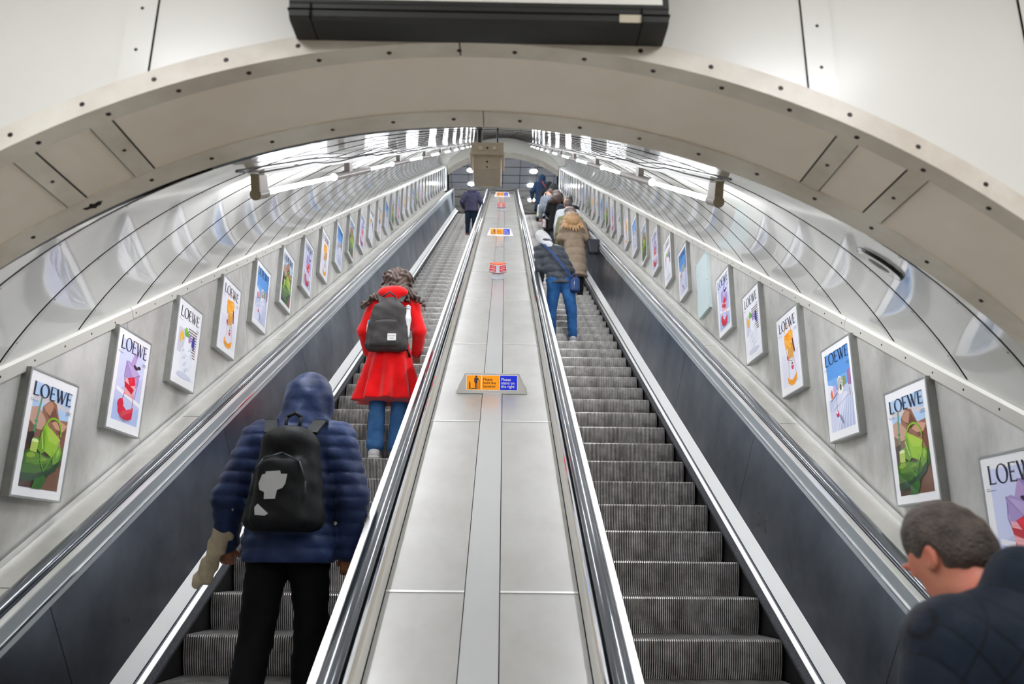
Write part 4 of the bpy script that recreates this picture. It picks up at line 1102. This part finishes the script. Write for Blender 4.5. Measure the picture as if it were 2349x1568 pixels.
        if 'hood' in jacket:
            hh = jacket['hood']
            if hh == 'up':
                j.ell((hp[0], hp[1] - .025, hp[2] + .03), (.127, .132, .142), .05); j.cone((0, -.045, 1.42), (hp[0], hp[1] - .04, hp[2] - .03), .105, .115, .05)
                j.ell((hp[0], hp[1] + .11, hp[2] - .01), (.082, .10, .105), .0, cut=True)
            else:
                j.ell((0, -.095, 1.475), (.135, .075, .062), .03); j.ell((0, -.10, 1.44), (.085, .055, .075), .03); j.cone((-.08, .0, 1.49), (.08, 0, 1.49), .06, .06, .03)
        else:
            j.ell((hp[0], hp[1] - .03, w('col', 1.49) + .045), (.055, .055, .06), 0, cut=True)
        if 'disp' in jacket: j.disp(jacket['disp'])
        j.cutz(h)
        jo = field_obj('coat' if h < .7 else 'jacket', j, jacket['m'], root, warp)
    if hair: hair(root, P, T, warp, res)
    if extra: extra(root, P, T, warp, res)
    return root
def puff(period, amp, fold=.004, z0=0):
    return lambda x, y, z: amp * (1 - np.abs(np.sin(pi * (z - z0) / period)) ** .5) + fold * np.sin(x * 55 + 9 * z) * np.sin(z * 38 + y * 30) - amp * .3
def wrinkle(a=.004):
    return lambda x, y, z: a * np.sin(x * 30 + 12 * z) * np.sin(z * 31 + y * 22 + 1)
def hair_short(m, rise=.0):
    def f(root, P, T, warp, res):
        h = Field((-.2, -.22, 1.4), (.2, .26, 1.86), .007); hp = P['head']
        c = T(0, -.022, .040); h.ell(c, (.084, .096, .086 + rise), .02); h.ell(T(0, -.045, -.01), (.074, .062, .070), .03)
        c2 = T(0, .095, -.03); h.ell(c2, (.085, .075, .085), 0, cut=True)
        for sx in (-1, 1): h.ell(T(sx * .082, .0, -.015), (.022, .026, .036), 0, cut=True)
        h.disp(lambda x, y, z: .0025 * np.sin(x * 150 + 30 * z) * np.sin(y * 130 + z * 60))
        field_obj('hair', h, m, root, warp, 0)
    return f
def hair_long(m, z1=1.22, wid=.13, curly=.012, flare=1.0, yb=-.10, part=0):
    def f(root, P, T, warp, res):
        h = Field((-.34, -.34, z1 - .08), (.34, .22, 1.86), .009); hp = P['head']
        h.ell((hp[0], hp[1] - .02, hp[2] + .035), (.106 + .17 * part, .114 + .06 * part, .104 + .05 * part), .02)
        h.cone((hp[0], hp[1] - .045, hp[2]), (hp[0], yb - .005 + .5 * part, 1.42 + .4 * part), .105, wid * .98, .04, .72)
        r_ = random.Random(3); n = 9
        for i in range(n):
            u = -1 + 2 * i / (n - 1); x1 = hp[0] + u * wid * 1.15 * flare; zz = z1 + .05 * r_.random() + .05 * abs(u) + part * (1 - abs(u))
            h.cone((hp[0] + u * .085, yb + .02 + .03 * abs(u), 1.50), (x1, yb + .01 * abs(u), zz + .06), .042, .020, .025, .8)
            h.cone((x1, yb + .01 * abs(u), zz + .06), (x1 + .02 * u, yb - .005, zz), .022, .008, .012)
        h.ell((hp[0], hp[1] + .10, hp[2] - .05), (.066, .085, .095), 0, cut=True)
        if curly: h.disp(lambda x, y, z: curly * np.sin(z * 75 + 3 * np.sin(x * 40) + x * 30) * np.sin(x * 80 + 2 * np.sin(z * 30)) * .8)
        field_obj('hair', h, m, root, warp, 0)
    return f
def strap(root, pts, r, m, name='strap', warp=None, flat=1.0):
    mb = MB(); V = np.array(pts, float); V = warp(V) if warp else V
    V = [tuple(p) for p in V]; mb.path(V, r, m, 8)
    return mb.obj(name, root, smooth=True)
def ribbon(root, pts, wd, th, m, name, warp=None, side=(1, 0, 0)):
    V = np.array(pts, float)
    if warp: V = warp(V)
    mb = MB(); sd = Vector(side)
    for a, b in zip(V[:-1], V[1:]):
        a, b = Vector(a), Vector(b); d = (b - a).normalized(); s_ = (sd - d * sd.dot(d)).normalized(); n_ = d.cross(s_)
        Q = [p + s_ * u * wd / 2 + n_ * v * th / 2 for p in (a - d * wd * .1, b + d * wd * .1) for u, v in ((-1, -1), (1, -1), (1, 1), (-1, 1))]
        mb.add([tuple(q) for q in Q], [(0, 1, 2, 3), (7, 6, 5, 4), (0, 4, 5, 1), (1, 5, 6, 2), (2, 6, 7, 3), (3, 7, 4, 0)], m)
    return mb.obj(name, root)
def bag_root(name, root, label, cat):
    o = empty(name, root.location, label, cat); o.rotation_euler = root.rotation_euler; o.scale = root.scale; return o
def step_pos(k, X, dy=.17):
    p = I(X, S0 + k * SP, -HN); return (X, p[1] + dy, p[2])

# 1 -- man in a navy puffer with its hood up, black rucksack, left escalator
NAVY = cloth('navy_puffer', (38, 54, 92), .5, (22, 32, 60), 1, 5, .3, 30, .05); BLACKC = cloth('black_cloth', (10, 10, 12), .85, bump=.3, sheen=0)
BAGBLK = cloth('rucksack_black', (13, 14, 15), .6, (24, 26, 28), .6, 6, .2, sheen=0); 
def hem_disp(x, y, z): return np.where(z > 1.48, .35, 1) * .009 * (1 - np.abs(np.sin(pi * z / .062)) ** .6) - .003 + .006 * np.sin(x * 40 + 9 * z) * np.sin(z * 30 + y * 30)
Jb = dict(shL=(-.205, -.01, 1.41), shR=(.205, -.01, 1.41), elL=(-.32, -.03, 1.12), elR=(.30, -.03, 1.12), wrL=(-.335, .07, .89), wrR=(.285, .05, .85), head=(.02, .05, 1.61),
          ankL=(-.12, -.30, .09 - .21), kneeL=(-.115, -.04, .44), ankR=(.13, .02, .09), kneeR=(.12, .07, .52))
def blue_extra(root, P, T, warp, res): pass
blue = figure('person in a hooded navy puffer with a black rucksack, climbing the left escalator', step_pos(-2, -1.165, .19), 1.115, .0, (0.0, .06), .0075, SKIN_D, Jb,
    dict(m=NAVY, hem=.80, chest=.215, waist=.21, hemw=.235, shr=.092, sl=.084, cuff=.062, hood='up', disp=hem_disp), dict(m=BLACKC, g=.012, ankle=.075), dict(m=BLACKC))
rk = bag_root('rucksack', blue, 'black rucksack with a pale cross-shaped patch on the navy puffer back', 'rucksack')
WB = lambda V: (lambda A: np.column_stack([A[:, 0], A[:, 1] + .06 * np.maximum(A[:, 2] - .85, 0), A[:, 2]]))(np.array(V, float))
f = Field((-.26, -.46, .86), (.28, -.06, 1.52), .009)
f.box((.02, -.235, 1.185), (.163, .085, .245), .075, .0, taper=.24); f.ell((.01, -.25, 1.37), (.12, .085, .075), .04); f.box((.015, -.31, 1.12), (.125, .055, .165), .05, .015, taper=.10)
f.disp(lambda x, y, z: .003 * np.sin(x * 40 + 20 * z) * np.sin(z * 50)); field_obj('bag_body', f, BAGBLK, rk, WB)
PATCH = mat('grey_patch', (176, 176, 176), .7, noise=.1, nscale=20)
def onback(pts, y=-.372): return [tuple(p) for p in WB([(x, y, z) for x, z in pts])]
mb = MB(); P_ = [(-.035, .055), (.03, .06), (.035, .045), (.065, .045), (.06, .0), (.05, -.02), (.025, -.03), (.02, -.07), (-.03, -.072), (-.032, -.04), (-.055, -.03), (-.062, .0), (-.05, .04), (-.035, .045)]
Q = onback([(x - .015 + .0, z + 1.155) for x, z in P_], -.3705) + onback([(x - .015, z + 1.155) for x, z in P_], -.36); n = len(P_)
mb.add(Q, [tuple(range(n))[::-1]] + [(i, (i + 1) % n, n + (i + 1) % n, n + i) for i in range(n)], PATCH); mb.obj('patch', rk)
mb = MB(); P_ = [(-.085, 1.045), (-.072, 1.062), (-.02, 1.018), (-.035, 1.008), (-.08, 1.012)]; n = len(P_)
Q = onback(P_, -.367) + onback(P_, -.36); mb.add(Q, [tuple(range(n))[::-1]] + [(i, (i + 1) % n, n + (i + 1) % n, n + i) for i in range(n)], PATCH); mb.obj('patch', rk)
zp = [(-.115 + .0, -.355, 1.10), (-.110, -.365, 1.20), (-.07, -.365, 1.27), (.015, -.362, 1.30), (.10, -.362, 1.26), (.135, -.36, 1.17), (.14, -.35, 1.08)]
strap(rk, zp, .004, M['panel_joint'], 'zip', WB)
for sx in (-1, 1): ribbon(rk, [(sx * .10 + .01, -.22, 1.42), (sx * .125, -.12, 1.495), (sx * .13, .02, 1.50), (sx * .14, .12, 1.42), (sx * .145, .15, 1.25)], .062, .014, BAGBLK, 'shoulder_strap', WB)
strap(rk, [(-.025, -.20, 1.44), (-.028, -.19, 1.50), (.01, -.185, 1.525), (.045, -.19, 1.50), (.04, -.20, 1.44)], .009, BAGBLK, 'grab_handle', WB)
TAN = cloth('tan_canvas', (188, 172, 146), .8, (150, 140, 120), .6, 9)
tb = bag_root('folded_bag', blue, 'folded tan and grey canvas bag held in the left hand of the navy hooded person', 'bag')
f = Field((-.56, -.16, .62), (-.22, .24, 1.12), .009); f.cone((-.30, -.05, 1.06), (-.345, .02, .93), .020, .046, .02, .6); f.cone((-.345, .02, .93), (-.425, .06, .735), .046, .042, .03, .6); f.cone((-.425, .06, .735), (-.47, .06, .69), .042, .020, .02, .6)
f.disp(lambda x, y, z: .004 * np.sin(x * 90 + z * 40)); field_obj('bag_body', f, TAN, tb)
# 2 -- woman in a red coat
RED = cloth('red_wool', (232, 8, 14), .85, (206, 2, 8), .6, 5, .25, 60, .3); DENIM = cloth('denim', (66, 112, 160), .8, (46, 84, 130), .8, 8, .3, 60); WHITE = cloth('white_leather', (222, 218, 216), .5, bump=.05)
def red_disp(x, y, z):
    ang = np.arctan2(y + .01, x); fl = np.clip((1.0 - z) / .45, 0, 1)
    return -.030 * fl * np.cos(ang * 9 + .6) + .003 * np.sin(x * 30 + 12 * z) * np.sin(z * 28) + .004 * fl
Jr = dict(shL=(-.165, -.0, 1.38), shR=(.165, 0, 1.38), elL=(-.245, -.02, 1.13), elR=(.245, -.02, 1.13), wrL=(-.215, .13, .98), wrR=(.215, .13, .98), ankR=(.085, .05, .09), ankL=(-.075, -.06, .09), kneeL=(-.085, .0, .5), head=(.01, .04, 1.60))
figure_red = figure('woman in a knee-length bright red coat with curly brown hair and grey rucksack, left escalator', step_pos(6, -1.135, .18), 1.15, -.03, (.02, .04), .0085, SKIN, Jr,
    dict(m=RED, hem=.50, chest=.165, waist=.135, hemw=.285, sy=.74, hsy=.82, shr=.070, sl=.060, cuff=.050, hood='down', disp=red_disp), dict(m=DENIM, g=.0, ankle=.075, len=.92), dict(m=WHITE, sole=WHITE),
    hair_long(hair_mat((78, 52, 38), (36, 21, 15)), 1.25, .175, .018, 1.3, part=.19))
GREYB = cloth('charcoal_canvas', (66, 64, 64), .75, (50, 48, 48), .5, 8, .3, 80)
gb = bag_root('rucksack', figure_red, 'charcoal grey rucksack with a white square label, on the red coat', 'rucksack')
WR = lambda V: (lambda A: np.column_stack([A[:, 0] + .02 * np.maximum(A[:, 2] - .85, 0), A[:, 1] + .04 * np.maximum(A[:, 2] - .85, 0), A[:, 2]]))(np.array(V, float))
f = Field((-.24, -.42, .84), (.24, -.06, 1.46), .008); f.box((0, -.215, 1.115), (.165, .075, .215), .06, 0, taper=.16); f.ell((.0, -.205, 1.31), (.10, .065, .085), .04); f.box((0, -.275, 1.04), (.115, .045, .115), .03, .01, taper=.06)
f.box((-.135, -.20, 1.02), (.035, .055, .10), .02, .01); f.box((.14, -.20, 1.02), (.035, .055, .11), .02, .01)
f.disp(lambda x, y, z: .004 * np.sin(x * 35 + 20 * z) * np.sin(z * 45 + 1)); field_obj('bag_body', f, GREYB, gb, WR)
mb = MB(); mb.box((.028, -.3265, .965), (.100, -.318, 1.025), 'white'); o = mb.obj('label_patch', gb)
mb = MB(); Vt, Ft = text_mesh('Herschel', .017); mb.add([(.033 + v[0], -.3272, 1.0 + v[1]) for v in Vt], Ft, 'ink'); mb.box((.045, -.3271, .985), (.083, -.3266, .987), 'ink'); mb.box((.05, -.3271, .977), (.078, -.3266, .979), 'ink'); mb.obj('label_lettering', gb)
strap(gb, [(-.115, -.318, 1.13), (-.08, -.324, 1.155), (.0, -.327, 1.16), (.08, -.324, 1.155), (.115, -.318, 1.13)], .003, M['black'], 'zip', WR)
for k_ in range(1):
    strap(gb, [(-.085, -.24, 1.25), (-.062, -.25, 1.38), (0, -.25, 1.43), (.055, -.25, 1.38), (.085, -.24, 1.25)], .007, GREYB, 'grab_handle', WR)
for sx in (-1, 1): ribbon(gb, [(sx * .08, -.18, 1.36), (sx * .10, -.10, 1.445), (sx * .11, .0, 1.46), (sx * .12, .10, 1.38)], .05, .012, GREYB, 'shoulder_strap', WR)
strap(gb, [(.13, -.16, 1.0), (.17, -.12, .93), (.185, -.06, .89)], .010, M['black'], 'strap_end', WR)
BOT = mat('bottle_white', (226, 228, 230), .35)
bt = bag_root('bottle', figure_red, 'white drinks bottle in the right pocket of the grey rucksack', 'bottle')
f = Field((.08, -.28, 1.0), (.24, -.12, 1.36), .006); f.cone((.158, -.205, 1.05), (.158, -.205, 1.19), .034, .034, 0); f.cone((.158, -.205, 1.19), (.163, -.205, 1.27), .034, .021, .02); f.cone((.163, -.205, 1.27), (.164, -.205, 1.30), .021, .021, .0); f.cutz(1.302, True); field_obj('bottle_body', f, BOT, bt, WR)
mb = MB(); mb.tube((.172, -.19, 1.302), (.172, -.19, 1.312), .021, .020, BOT, 16); mb.tube((.172, -.19, 1.312), (.172, -.19, 1.322), .007, .006, BOT, 10); mb.tube((.1725, -.19, 1.282), (.1725, -.19, 1.288), .0225, .0225, 'frame', 16); mb.obj('cap', bt)
TEAL = mat('teal_plastic', (110, 150, 170), .3); CRM = mat('cream_plastic', (226, 222, 206), .4)
bt2 = bag_root('bottle', figure_red, 'small teal-capped bottle in the left pocket of the grey rucksack', 'bottle')
mb = MB(); mb.tube((-.150, -.20, 1.05), (-.150, -.20, 1.135), .027, .029, CRM, 14); mb.obj('bottle_body', bt2, smooth=False)
mb = MB(); mb.tube((-.150, -.20, 1.135), (-.150, -.20, 1.17), .027, .024, TEAL, 14); mb.tube((-.150, -.20, 1.17), (-.150, -.20, 1.182), .024, .012, TEAL, 14); mb.obj('cap', bt2)
# 3 -- man near the top of the left escalator
NV2 = cloth('navy_anorak', (58, 58, 80), .8, (44, 44, 64), .6, 5); DKT = cloth('dark_teal_jeans', (16, 34, 50), .8); BRN = cloth('brown_leather', (110, 60, 44), .5); TEALC = cloth('teal_cloth', (56, 84, 104), .8)
J3 = dict(elL=(-.29, -.03, 1.14), elR=(.29, -.03, 1.14), wrL=(-.24, .16, 1.02), wrR=(.30, .18, 1.02), head=(-.01, .17, 1.55))
p3 = figure('man in a dark navy anorak near the top of the left escalator, head bowed forward', step_pos(45, -1.06, .16), 1.07, 0, (0, .1), .014, SKIN, J3,
    dict(m=NV2, hem=.78, chest=.20, waist=.185, hemw=.215, sl=.07, hood='down', disp=wrinkle()), dict(m=DKT, g=.01), dict(m=BRN), hair_short(hair_mat((150, 110, 70), (110, 76, 50))), dict(pitch=.5))
# 4 -- person in black puffer leaning on the centre handrail
PUF = cloth('charcoal_puffer', (62, 68, 76), .42, (46, 50, 58), .7, 5, .3, 25, .1); JEAN = cloth('blue_jeans', (44, 94, 146), .8, (24, 62, 108), .9, 6, .35, 50); GREYH = cloth('grey_hoodie', (206, 206, 208), .85); TRN = cloth('trainer_pale', (196, 198, 204), .6)
J4 = dict(hipL=(-.09, 0, .90), kneeL=(-.14, .02, .50), ankL=(-.13, .0, .09), hipR=(.09, 0, .90), kneeR=(.15, .0, .49), ankR=(.165, -.03, .09), shL=(-.155, .0, 1.40), shR=(.155, .0, 1.40), elL=(-.235, .02, 1.14), elR=(.205, .04, 1.12), wrL=(-.25, .22, 1.05), wrR=(.14, .20, 1.04), head=(-.02, .07, 1.585))
def hood_grey(root, P, T, warp, res):
    f = Field((-.22, -.2, 1.36), (.22, .26, 1.84), .009); hp = P['head']
    f.ell((hp[0], hp[1] - .02, hp[2] + .035), (.108, .118, .128), .05); f.cone((.0, -.05, 1.45), (hp[0], hp[1] - .03, hp[2] - .03), .085, .10, .05); f.ell((hp[0] - .0, hp[1] + .11, hp[2] - .01), (.075, .095, .10), 0, cut=True)
    f.disp(lambda x, y, z: .004 * np.sin(x * 50 + z * 20) * np.sin(z * 40)); field_obj('hood', f, GREYH, root, warp)
p4 = figure('person in charcoal puffer and blue jeans, pale grey hood up, leaning on the centre handrail', step_pos(16, .905, .17), 1.10, -.05, (-.33, .02), .012, SKIN, J4,
    dict(m=PUF, hem=.86, chest=.175, waist=.178, hemw=.178, shr=.080, sl=.064, cuff=.056, colr=.085, col=1.50, disp=puff(.115, .022)), dict(m=JEAN, g=.008, ankle=.062), dict(m=TRN, sole=WHITE), hood_grey, lean0=.92)
W4 = lambda V: (lambda A: np.column_stack([A[:, 0] - .33 * np.maximum(A[:, 2] - .92, 0), A[:, 1] + .02 * np.maximum(A[:, 2] - .92, 0), A[:, 2]]))(np.array(V, float))
BLU = cloth('navy_bag', (38, 62, 108), .6); xb = bag_root('crossbody_bag', p4, 'small navy cross-body bag hanging at the hip of the charcoal puffer jacket', 'bag')
ribbon(xb, [(-.10, -.05, 1.50), (-.07, -.18, 1.42), (.02, -.205, 1.24), (.10, -.195, 1.05), (.165, -.14, .92)], .035, .008, BLU, 'strap', W4)
f = Field((.06, -.26, .68), (.34, .06, 1.02), .009); f.box((.195, -.11, .83), (.070, .055, .11), .04); field_obj('bag_body', f, BLU, xb); strap(xb, [(.14, -.16, .90), (.17, -.17, .97), (.21, -.16, .97), (.235, -.15, .90)], .007, BLU, 'handle'); strap(xb, [(.18, -.168, .76), (.19, -.168, .90)], .004, M['chrome'], 'zip')
# 5 -- woman in a long taupe quilted coat
TAU = cloth('taupe_quilt', (150, 134, 116), .75, (132, 116, 100), .7, 5, .2, 30); BLK2 = cloth('black_knit', (14, 14, 16), .85)
def hair_ombre():
    m = mat('hair_ombre', (196, 146, 84), .42, bump=.9, bscale=70, bstretch=(2, 2, .25), spec=.5); nt = m.node_tree
    tc = nt.nodes.new('ShaderNodeTexCoord'); sp_ = nt.nodes.new('ShaderNodeSeparateXYZ'); nz = nt.nodes.new('ShaderNodeTexNoise'); nz.inputs['Scale'].default_value = 18
    mp = nt.nodes.new('ShaderNodeMapping'); mp.inputs['Scale'].default_value = (2, 2, .3); ad = nt.nodes.new('ShaderNodeMath'); ad.operation = 'MULTIPLY_ADD'; ad.inputs[1].default_value = .35
    rp = nt.nodes.new('ShaderNodeValToRGB'); rp.color_ramp.elements[0].color = (*srgb((184, 146, 104)), 1); rp.color_ramp.elements[0].position = .30
    rp.color_ramp.elements[1].color = (*srgb((66, 44, 34)), 1); rp.color_ramp.elements[1].position = .66
    mr = nt.nodes.new('ShaderNodeMapRange'); mr.inputs['From Min'].default_value = 1.36; mr.inputs['From Max'].default_value = 1.8; mr.inputs['To Max'].default_value = .95
    L = nt.links; L.new(tc.outputs['Object'], sp_.inputs[0]); L.new(tc.outputs['Object'], mp.inputs[0]); L.new(mp.outputs[0], nz.inputs[0]); L.new(sp_.outputs['Z'], mr.inputs['Value'])
    L.new(nz.outputs['Fac'], ad.inputs[0]); L.new(mr.outputs[0], ad.inputs[2]); L.new(ad.outputs[0], rp.inputs[0]); L.new(rp.outputs['Color'], nt.nodes['Principled BSDF'].inputs['Base Color']); return m
J5 = dict(shL=(-.165, 0, 1.38), shR=(.165, 0, 1.38), elL=(-.235, .0, 1.12), elR=(.255, .02, 1.12), wrL=(-.18, .17, 1.08), wrR=(.30, .18, 1.03), head=(-.02, .04, 1.60), ankL=(-.08, 0, .09), ankR=(.08, 0, .09))
p5 = figure('woman in a long taupe quilted coat, long brown-to-blond hair, right escalator', step_pos(24, 1.445, .17), 1.14, .0, (-.06, .03), .011, SKIN, J5,
    dict(m=TAU, hem=.38, chest=.18, waist=.175, hemw=.215, shr=.078, sl=.068, cuff=.055, disp=puff(.15, .020)), dict(m=BLK2), dict(m=BLK2, sole=WHITE), hair_long(hair_ombre(), 1.16, .135, .008, 1.15, -.185))
tt = bag_root('tote_bag', p5, 'black tote bag on the right shoulder of the long taupe coat', 'bag')
BT = cloth('black_tote', (34, 38, 46), .5, coat=.2); f = Field((.17, -.25, .74), (.50, .15, 1.16), .01); f.box((.325, -.06, .93), (.10, .065, .135), .03, taper=-.18); field_obj('bag_body', f, BT, tt)
strap(tt, [(.26, -.08, 1.04), (.245, -.07, 1.22), (.20, -.0, 1.43), (.24, .04, 1.22), (.28, .0, 1.04)], .008, BT, 'handle')
# the queue further up the right escalator
OLV = cloth('olive_parka', (112, 112, 82), .8, (92, 94, 66), .8, 5); CRMF = cloth('cream_fleece', (216, 196, 150), .9); LG = cloth('pale_grey_jacket', (196, 200, 204), .8); BL3 = cloth('deep_navy', (22, 26, 42), .8); DBR = hair_mat((40, 30, 28), (24, 18, 18))
p = figure('person in an olive parka with a cream-lined hood, just above the long taupe coat', step_pos(26, 1.43, .16), 1.10, 0, (0, .02), .014, SKIN, dict(head=(0, .05, 1.56)),
    dict(m=OLV, hem=.75, chest=.21, waist=.195, hemw=.20, hood='down', disp=wrinkle(.006)), dict(m=BLK2), dict(m=BLK2), hair_short(hair_mat((120, 100, 84), (90, 74, 62))))
p = figure('short dark-haired man in a pale grey jacket, above the olive parka', step_pos(29, 1.50, .16), 1.12, 0, (0, .02), .014, SKIN, None,
    dict(m=LG, hem=.80, chest=.205, waist=.185, disp=wrinkle(.005)), dict(m=BL3), dict(m=BLK2), hair_short(hair_mat((62, 50, 48), (44, 34, 34))))
p = figure('man in deep navy turning his tanned face to the left, above the pale grey jacket', step_pos(32, 1.56, .16), 1.12, .2, (.06, .02), .014, mat('skin_tan', (196, 128, 96), .5), None,
    dict(m=BL3, hem=.80, chest=.205, waist=.185, col=1.47, disp=wrinkle(.005)), dict(m=BL3), dict(m=BLK2), hair_short(DBR, .01), dict(yaw=1.1))
p = figure('woman in a plain black coat with long brown hair in the queue, right escalator', step_pos(37, 1.46, .16), 1.12, 0, (.02, .02), .014, SKIN, J5,
    dict(m=BLK2, hem=.62, chest=.20, waist=.20, hemw=.22, shr=.085, sl=.076), dict(m=cloth('slate_trousers', (52, 56, 66))), dict(m=BLK2), hair_long(hair_mat((72, 46, 38), (44, 27, 23)), 1.24, .12, .008, 1.25, -.175))
mbp = bag_root('carrier_bag', p, 'small glossy silver and pink carrier bag beside the plain black coat', 'bag')
f = Field((-.45, -.15, .62), (-.20, .12, 1.0), .012); f.box((-.32, -.02, .80), (.05, .04, .12), .02); field_obj('bag_body', f, mat('glossy_print', (206, 180, 176), .2, noise=1, rgb2=(60, 60, 66), nscale=12), mbp)
strap(mbp, [(-.34, -.02, .91), (-.30, .0, 1.0), (-.28, .04, .91)], .006, BLK2, 'handle')
p = figure('person in a slate grey padded jacket, face turned left, behind the plain black coat', step_pos(40, 1.34, .16), 1.08, .1, (0, .02), .014, SKIN, None,
    dict(m=cloth('slate_padded', (122, 130, 142), .7), hem=.80, chest=.20, waist=.185, disp=puff(.14, .008)), dict(m=BLK2), dict(m=BLK2), hair_short(hair_mat((90, 62, 44), (60, 40, 30))), dict(yaw=1.0))
p = figure('person in a black hooded jacket carrying a cream tote, queue on the right escalator', step_pos(42, 1.50, .16), 1.12, 0, (.02, .02), .014, SKIN, None,
    dict(m=cloth('black_shell', (36, 38, 42), .6), hem=.78, chest=.21, waist=.20, shr=.09, hood='up', disp=wrinkle(.006)), dict(m=BLK2), dict(m=BLK2))
ct = bag_root('tote_bag', p, 'cream canvas tote hanging left of the black hooded jacket', 'bag')
CT = cloth('cream_canvas', (226, 222, 204), .85); f = Field((-.55, -.22, .68), (-.20, .10, 1.26), .012); f.box((-.36, -.08, .92), (.09, .05, .19), .04, taper=.25); field_obj('bag_body', f, CT, ct)
ribbon(ct, [(-.34, -.08, 1.08), (-.28, -.08, 1.28), (-.20, -.02, 1.50), (-.22, .08, 1.3)], .05, .01, CT, 'strap')
p = figure('dark-hooded person half hidden between the cream tote and the tall navy coat', step_pos(47, 1.50, .16), 1.08, 0, (0, .02), .016, SKIN, None,
    dict(m=BLK2, hem=.70, chest=.20, waist=.19, hood='up'), dict(m=BLK2), dict(m=BLK2))
NVL = cloth('navy_long_coat', (20, 44, 70), .75, (14, 30, 52), .7, 4); REDS = mat('red_strap', (176, 50, 44), .6)
p = figure('tall person in a long navy hooded coat with red strap, top of right escalator', step_pos(55, 1.38, .16), 1.12, 0, (.04, .0), .014, SKIN, dict(elL=(-.31, -.02, 1.13), wrL=(-.30, .05, .88)),
    dict(m=NVL, hem=.45, chest=.20, waist=.19, hemw=.23, shr=.085, sl=.075, hood='up', disp=wrinkle(.006)), dict(m=DKT), dict(m=BLK2))
ribbon(p, [(.02, -.14, 1.46), (.06, -.175, 1.34), (.13, -.165, 1.2), (.2, -.1, 1.08)], .02, .01, REDS, 'strap', lambda V: V + np.array([.02, -.02, 0]))
# bottom right -- man in a dark quilted jacket close to the camera
QN = cloth('quilted_navy', (20, 31, 45), .62, (15, 24, 37), .6, 6, .15, 60, .08)
SKR = mat('skin_ruddy', (206, 140, 112), .5, noise=.5, rgb2=(198, 112, 92), nscale=14, spec=.4)
def quilt_lines(m):
    nt = m.node_tree; N = nt.nodes; L = nt.links; tc = N.new('ShaderNodeTexCoord'); sp_ = N.new('ShaderNodeSeparateXYZ'); L.new(tc.outputs['Object'], sp_.inputs[0])
    def mth(op, a, b=None):
        q = N.new('ShaderNodeMath'); q.operation = op
        for i, v in enumerate((a, b)):
            if v is None: continue
            if isinstance(v, (int, float)): q.inputs[i].default_value = v
            else: L.new(v, q.inputs[i])
        return q.outputs[0]
    xx = mth('ADD', sp_.outputs['X'], mth('MULTIPLY', sp_.outputs['Y'], .35)); out = []
    for sg in (-1, 1):
        t = mth('ADD', mth('MULTIPLY', xx, 14), mth('MULTIPLY', sp_.outputs['Z'], 10 * sg)); out.append(mth('ABSOLUTE', mth('SUBTRACT', mth('FRACT', mth('ADD', t, 50)), .5)))
    mn = mth('MAXIMUM', out[0], out[1]); rp = N.new('ShaderNodeMapRange'); rp.inputs['From Min'].default_value = .44; rp.inputs['From Max'].default_value = .49; rp.inputs['To Min'].default_value = 1; rp.inputs['To Max'].default_value = .3
    L.new(mn, rp.inputs['Value']); b = N['Principled BSDF']; src = b.inputs['Base Color'].links[0].from_socket
    mx = N.new('ShaderNodeMix'); mx.data_type = 'RGBA'; mx.blend_type = 'MULTIPLY'; mx.inputs[0].default_value = 1; L.new(src, mx.inputs[6]); L.new(rp.outputs[0], mx.inputs[7]); L.new(mx.outputs[2], b.inputs['Base Color'])
quilt_lines(QN)
def quilt(x, y, z):
    u = (x + .15 * y) * 1.0; p_ = .0715
    a = np.abs(np.sin(pi * (u + z * .714) / p_)); b = np.abs(np.sin(pi * (u - z * .714) / p_))
    return .004 * (1 - np.minimum(a, b) ** .35) + .003 * np.sin(x * 20 + 8 * z) * np.sin(z * 16 + y * 12)
J6 = dict(shL=(-.195, .0, 1.40), shR=(.195, .0, 1.40), elL=(-.27, -.02, 1.12), elR=(.27, -.0, 1.12), wrL=(-.22, .16, .98), wrR=(.22, .16, .98), head=(-.045, .15, 1.575))
p6 = figure('grey-haired man in a dark navy quilted jacket, head bowed left, close at the bottom right', (1.165, 1.78, FLOOR_Z), 1.06, .12, (0, .05), .0065, SKR, J6,
    dict(m=QN, hem=.76, chest=.20, waist=.19, hemw=.20, shr=.086, sl=.076, col=1.525, colr=.078, disp=quilt), dict(m=BLK2, g=.01), dict(m=BLK2), hair_short(mat('hair_greying', (92, 80, 72), .55, noise=1, rgb2=(52, 42, 38), nscale=22, bump=1, bscale=140)), dict(yaw=.32, pitch=.72))
#@@PEOPLE_END
